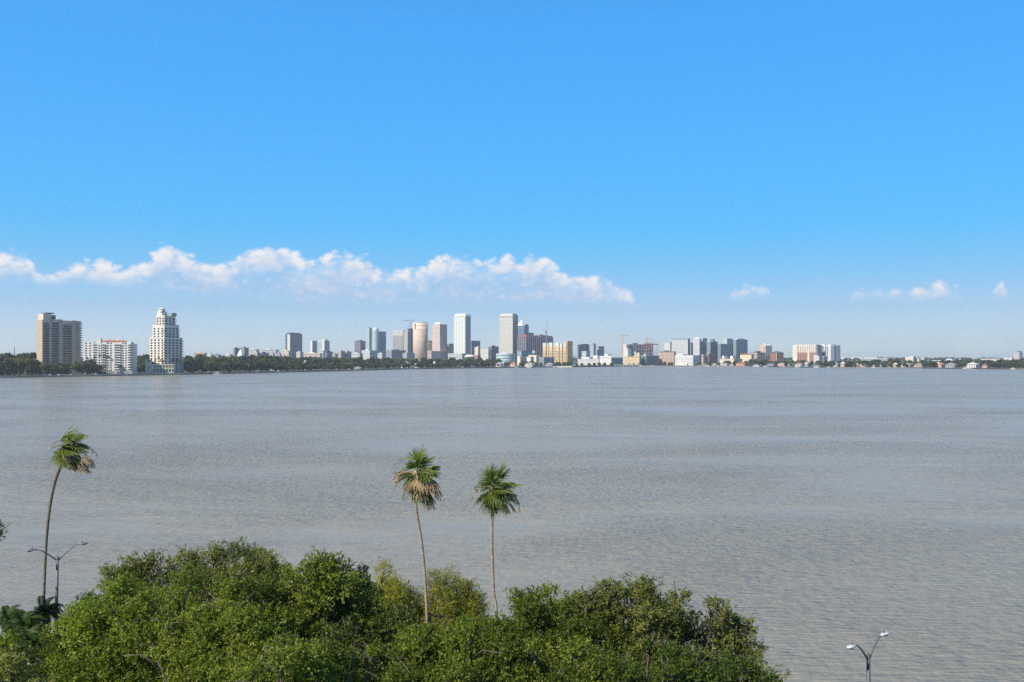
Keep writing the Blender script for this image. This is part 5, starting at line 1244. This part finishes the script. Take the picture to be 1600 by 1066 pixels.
SEG = [(-120, -22, 558, 3, 90, 12, 'tree of the tall belt beyond the left edge of the picture'),  # x0, x1, top row, jitter, shore offset, spacing px, what is near it
 (-18, 62, 555.5, 2.5, 150, 10, 'tree of the tall belt left of the brown tower, back row'), (-16, 64, 564, 3, 70, 9, 'tree of the tall belt left of the brown tower, front row'),
 (60, 107, 567.5, 1.5, 55, 8, 'tree standing in front of the brown tower'), (127, 150, 564.5, 2, 50, 8, 'dark tree between the brown tower and the white red roofed block'),
 (214, 237, 556.5, 2, 170, 7, 'tree between the white red roofed block and the stepped tower, back row'), (216, 236, 566, 2, 60, 8, 'tree between the white red roofed block and the stepped tower, front row'),
 (286, 440, 557.3, 1.3, 190, 10, 'tree of the long belt right of the stepped tower, back row'), (286, 440, 564.5, 2, 60, 8.5, 'tree of the long belt right of the stepped tower, front row'),
 (440, 545, 559.0, 1.3, 190, 9, 'tree of the belt below the dark tower and twin slabs, back row'), (440, 545, 567, 2, 55, 8.5, 'tree of the belt below the dark tower and twin slabs, front row'),
 (545, 648, 560.2, 1.3, 190, 8.5, 'tree of the belt below the twin shafts, back row'), (548, 645, 566.5, 1.6, 70, 8, 'tree of the belt below the twin shafts, front row'),
 (648, 780, 561.0, 1.2, 180, 8.5, 'tree of the belt below the pyramid capped and white towers, back row'), (650, 780, 566, 1.4, 50, 7.5, 'tree of the belt below the pyramid capped and white towers, front row'),
 (780, 870, 565.5, 1.3, 110, 8, 'tree of the point below the grey slab tower and the wide shell'), (866, 896, 565.5, 1, 30, 7, 'tree on the low green point below the yellow complex'),
 (898, 1030, 567.6, .8, 20, 9, 'small tree along the downtown quay'), (1030, 1055, 565.5, 1, 60, 6, 'small tree below the pinkish grid office'),
 (1093, 1160, 565.0, 1.5, 90, 7.5, 'island tree below the glass tower cluster'), (1165, 1236, 563.5, 1.5, 110, 7.5, 'island tree around the tan and brick blocks'),
 (1168, 1240, 568.5, 1.2, 25, 11, 'small shore tree below the tan and brick blocks'),
 (1236, 1330, 564.0, 1.6, 110, 7.5, 'island tree below the ribbed and striped pair'), (1285, 1330, 566.5, 1.6, 45, 8, 'shore tree below the ribbed and striped pair'),
 (1330, 1425, 563.0, 1.4, 120, 8, 'island tree near the long warehouse, back row'), (1322, 1420, 567.5, 1.5, 20, 11, 'island tree near the long warehouse, front row'),
 (1425, 1530, 563.8, 1.2, 110, 8, 'island tree behind the orange roofed and modern white villas'), (1446, 1460, 565.5, 1.3, 30, 6, 'dark tree left of the large orange roofed villa'), (1498, 1510, 566, 1.3, 30, 6, 'dark tree between the grey villa and the modern white villa'),
 (1530, 1625, 562.5, 1.2, 120, 8, 'tree of the right edge belt below the silo tower, back row'), (1546, 1625, 566.8, 1.5, 35, 7.5, 'tree of the right edge belt below the silo tower, front row')]
for x0, x1, yt, ji, off, spc, lab in SEG:
    px = x0 + spc * .3
    while px < x1:
        xx = px + rng.uniform(-.25, .25) * spc
        D = shore(xx) + off + rng.uniform(-18, 18)
        far_tree(xx, yt + rng.uniform(-ji, ji), D, lab, lab.replace('tree', 'trees', 1) if True else None, rng.uniform(1.0, 1.35))
        px += spc
print('far trees', n_far)
# far palms before the white blocks
def far_palm_mesh(rg):
    V, Fq = [], []
    mb = MB()
    for k in range(22):
        az = k * 2.4; e0 = R(75 - 105 * k / 22); d = Vector((math.cos(az) * math.cos(e0), math.sin(az) * math.cos(e0), math.sin(e0))); p = Vector((0, 0, 0)); t = d
        for i in range(4):
            q = p + t * .75; s = t.cross(Vector((0, 0, 1))).normalized() * (.42 if i < 3 else .2)
            b0 = len(mb.v); mb.v += [tuple(p - s), tuple(p + s), tuple(q + s * .8), tuple(q - s * .8)]; mb.f.append((b0, b0 + 1, b0 + 2, b0 + 3)); p = q; t = (t + Vector((0, 0, -.35))).normalized()
    me = mb.mesh('crown'); me.materials.append(L_far2)
    a = me.attributes.new('tint', 'FLOAT', 'FACE'); a.data.foreach_set('value', rg.uniform(.2, .7, len(me.polygons)).astype(np.float32))
    tr = MB().tube([(0, 0, 0), (.1, 0, .5), (0, 0, 1)], [.028, .02, .018], 7).mesh('trunk', True); tr.materials.append(M_ptrunk)
    return me, tr
FP = [far_palm_mesh(np.random.default_rng(200 + i)) for i in range(2)]
def far_palm(px, ytop, D, label, group):
    h = wz(ytop, D) - GZ - 1.2; o = thing('palm_tree', label, 'palm tree', (wx(px, D), D, GZ), rng.uniform(0, 6), group); me, tr = FP[rng.randrange(2)]
    c = link('crown', me, o); c.location = (0, 0, h); t = link('trunk', tr, o); t.scale = (h * .55, h * .55, h)
for i, (px, yt) in enumerate(((136.5, 559), (148, 557.5), (156.5, 554.5), (162.5, 554), (168, 556), (171, 557.5), (175, 561), (195.5, 561), (189, 571), (157, 571), (164.5, 571.5), (197, 574), (205, 570))):
    far_palm(px, yt, sd(px, 45), 'palm in front of the white red roofed block', 'palms in front of the white red roofed block')
for px, yt in ((232, 563), (243, 561), (248, 558), (251.5, 562), (238, 570), (257, 572), (270, 562), (277, 561), (281, 563), (263, 569)):
    far_palm(px, yt, sd(px, 48), 'palm in front of the white stepped tower', 'palms in front of the white stepped tower')
for px, yt in ((300, 567), (330, 568), (342, 568), (388, 565), (488, 567), (600, 567.5), (611, 569), (692, 567), (710, 568), (757, 568), (812, 568), (1240, 564), (1292, 566), (1425, 566)):
    far_palm(px, yt, sd(px, 40), 'thin palm standing out before the far shore tree belt', 'thin palms before the far tree belt')
# distant woods that close the horizon
rg = np.random.default_rng(300); V, Fq, T = [], [], []; off = 0
for _ in range(900):
    D = rg.uniform(3600, 5600); px = rg.uniform(-150, 1750)
    c = np.array([wx(px, D), D, GZ + rg.uniform(4, 8)])
    v, f, tt, tip = puff_leaves(c, rg.uniform(9, 17), 26, 2, rg, 7, 6, .4, .5)
    V.append(v); Fq.append(f + off); off += len(v); T.append(np.clip(.4 + tt + rg.normal(0, .12, len(f)), 0, 1))
me = np_mesh('woodland', np.concatenate(V), np.concatenate(Fq), np.concatenate(T)); me.materials.append(L_far2)
tag(link('distant_woodland', me), kind='stuff')

# ---------------------------------------------------------------- cars and boats along the far shore
def car_meshes():
    body = MB().add([(-2.2, -.9, .35), (2.2, -.9, .35), (2.2, .9, .35), (-2.2, .9, .35), (-2.2, -.88, .85), (2.2, -.88, .8), (2.2, .88, .8), (-2.2, .88, .85)], [(3, 2, 1, 0), (4, 5, 6, 7), (0, 1, 5, 4), (1, 2, 6, 5), (2, 3, 7, 6), (3, 0, 4, 7)])
    body.box(-1.3, .9, -.78, .78, 1.32, 1.42)
    return body.mesh('body')
CB = car_meshes(); CG = MB().add([(-1.8, -.84, .85), (1.5, -.84, .82), (1.5, .84, .82), (-1.8, .84, .85), (-1.3, -.76, 1.32), (.9, -.76, 1.32), (.9, .76, 1.32), (-1.3, .76, 1.32)], [(4, 5, 6, 7), (0, 1, 5, 4), (1, 2, 6, 5), (2, 3, 7, 6), (3, 0, 4, 7)]).mesh('windows'); CG.materials.append(M_dark)
CW = MB().tube([(0, -.1, 0), (0, .1, 0)], .33, 12).mesh('wheel'); CW.materials.append(M_dark)
for i, (px, off, colr, lab) in enumerate(((92, 34, 'white', 'white car on the far road right under the brown tower'), (71, 36, 'blue', 'blue car half hidden by trees left of the brown tower'), (79, 36, 'silver', 'silver car among the trees left of the brown tower'), (110, 31, 'white', 'white car on the far road below the fin walls of the brown tower'),
    (150, 33, 'silver', 'silver car on the far road before the red roofed block'), (172, 35, 'white', 'white car before the red roofed block, the middle one there'), (189, 35, 'blue', 'blue car before the red roofed block'), (218, 33, 'dark', 'dark car on the far road left of the stepped tower'), (311, 32, 'white', 'white car on the far road right of the stepped tower'),
    (325, 12, 'white', 'white car close to the sea wall under the long tree belt'), (402, 31, 'silver', 'silver car on the far road below the low white roofs'), (435, 30, 'white', 'white car on the far road below the dark tower'), (523, 31, 'white', 'white car on the far road below the grey podium blocks'))):
    D = sd(px, off); o = thing('parked_car', lab, 'car', (wx(px, D), D, GZ + .02), R(-18 if px < 300 else -30), 'cars on the far shore road')
    cm = mat('car ' + colr, {'white': (.78, .78, .78), 'blue': (.05, .10, .28), 'silver': (.45, .46, .48), 'dark': (.03, .03, .035)}[colr], .3, .5, .02)
    bd = link('body', CB.copy(), o); bd.data.materials.append(cm); link('windows', CG, o)
    for wx_ in (-1.35, 1.35):
        for wy_ in (-.85, .85): w_ = link('wheel', CW, o); w_.location = (wx_, wy_, .33)
def boat(label, px, off, L, rz, grp='boats moored along the far shore'):
    D = sd(px, off); o = thing('motor_boat', label, 'boat', (wx(px, D), D, 0), rz, grp); w_ = L * .16; h = L * .12
    vs = [(-L / 2, -w_, h), (L * .2, -w_, h), (L / 2, 0, h * 1.25), (L * .2, w_, h), (-L / 2, w_, h), (-L / 2, -w_ * .7, -.2), (L * .2, -w_ * .7, -.2), (L * .42, 0, -.2), (L * .2, w_ * .7, -.2), (-L / 2, w_ * .7, -.2)]
    MB().add(vs, [(0, 1, 2, 3, 4), (9, 8, 7, 6, 5), (0, 5, 6, 1), (1, 6, 7, 2), (2, 7, 8, 3), (3, 8, 9, 4), (4, 9, 5, 0)]).build('hull', M_white, o)
    MB().box(-L * .22, L * .14, -w_ * .7, w_ * .7, h + .02, h * 2.3, L * .05, .1).build('cabin', M_white, o)
    MB().box(-L * .16, L * .09, -w_ * .72, w_ * .72, h * 1.5, h * 1.95).build('window', M_dark, o)
for px, L, lab in ((340, 13, 'white boat tied at the sea wall under the long tree belt'), (1002, 12, 'white boat at the quay below the teal glass block'), (1020, 10, 'small white boat at the quay right of the teal block'), (1093, 11, 'white boat beside the stepped waterfront apartments'), (1106, 12, 'white boat at the island below the brick block'), (1122, 11, 'white boat left of the beige long block'),
                   (1183, 20, 'largest white motor yacht, moored below the tan and slate block'), (1196, 10, 'white boat right of the largest yacht'), (1226, 10, 'white boat below the brick red hotel'), (1246, 12, 'white boat below the red roofed villa'), (1276, 14, 'white boat before the low slate boathouse'), (1296, 10, 'white boat below the striped slab'),
                   (1366, 11, 'white boat beside the small white island house'), (1508, 12, 'white boat left of the modern white villa'), (1516, 9, 'small boat before the modern white villa'), (1583, 11, 'white boat near the right edge below the silo tower'), (868, 9, 'white boat at the tip of the low green point'), (808, 10, 'white boat below the grey slab tower'), (826, 12, 'white boat moored below the wide shell')):
    boat(lab, px, -9, L, R(rng.uniform(-25, 25)))
# pale bank of the low green point
D0 = shore(880)
tag(MB().box(wx(862, D0 - 12), wx(895, D0 - 12), D0 - 14, D0 + 30, -1, 2.6, 3, 2).build('point_bank', mat('pale bank stone', (.46, .43, .34), .9)), kind='structure')
# pale quay with its row of openings
o = thing('waterfront_pier', 'long low grey waterfront pier with dark openings under the white halls', 'pier', (wx(948, 2190), 2190, 0)); w_ = 52 * 2190 / F
MB().box(-w_, w_, 0, 14, 2.6, 4.4).build('deck', M_grey, o)
for k in range(22): MB().box(-w_ + k * w_ * 2 / 21.5, -w_ + k * w_ * 2 / 21.5 + 2.0, .5, 2.5, -1, 2.6).build('pile', M_roofgrey, o)
MB().box(-w_, w_, 9, 10, -1, 2.58).build('back_wall', M_dkgrey, o)
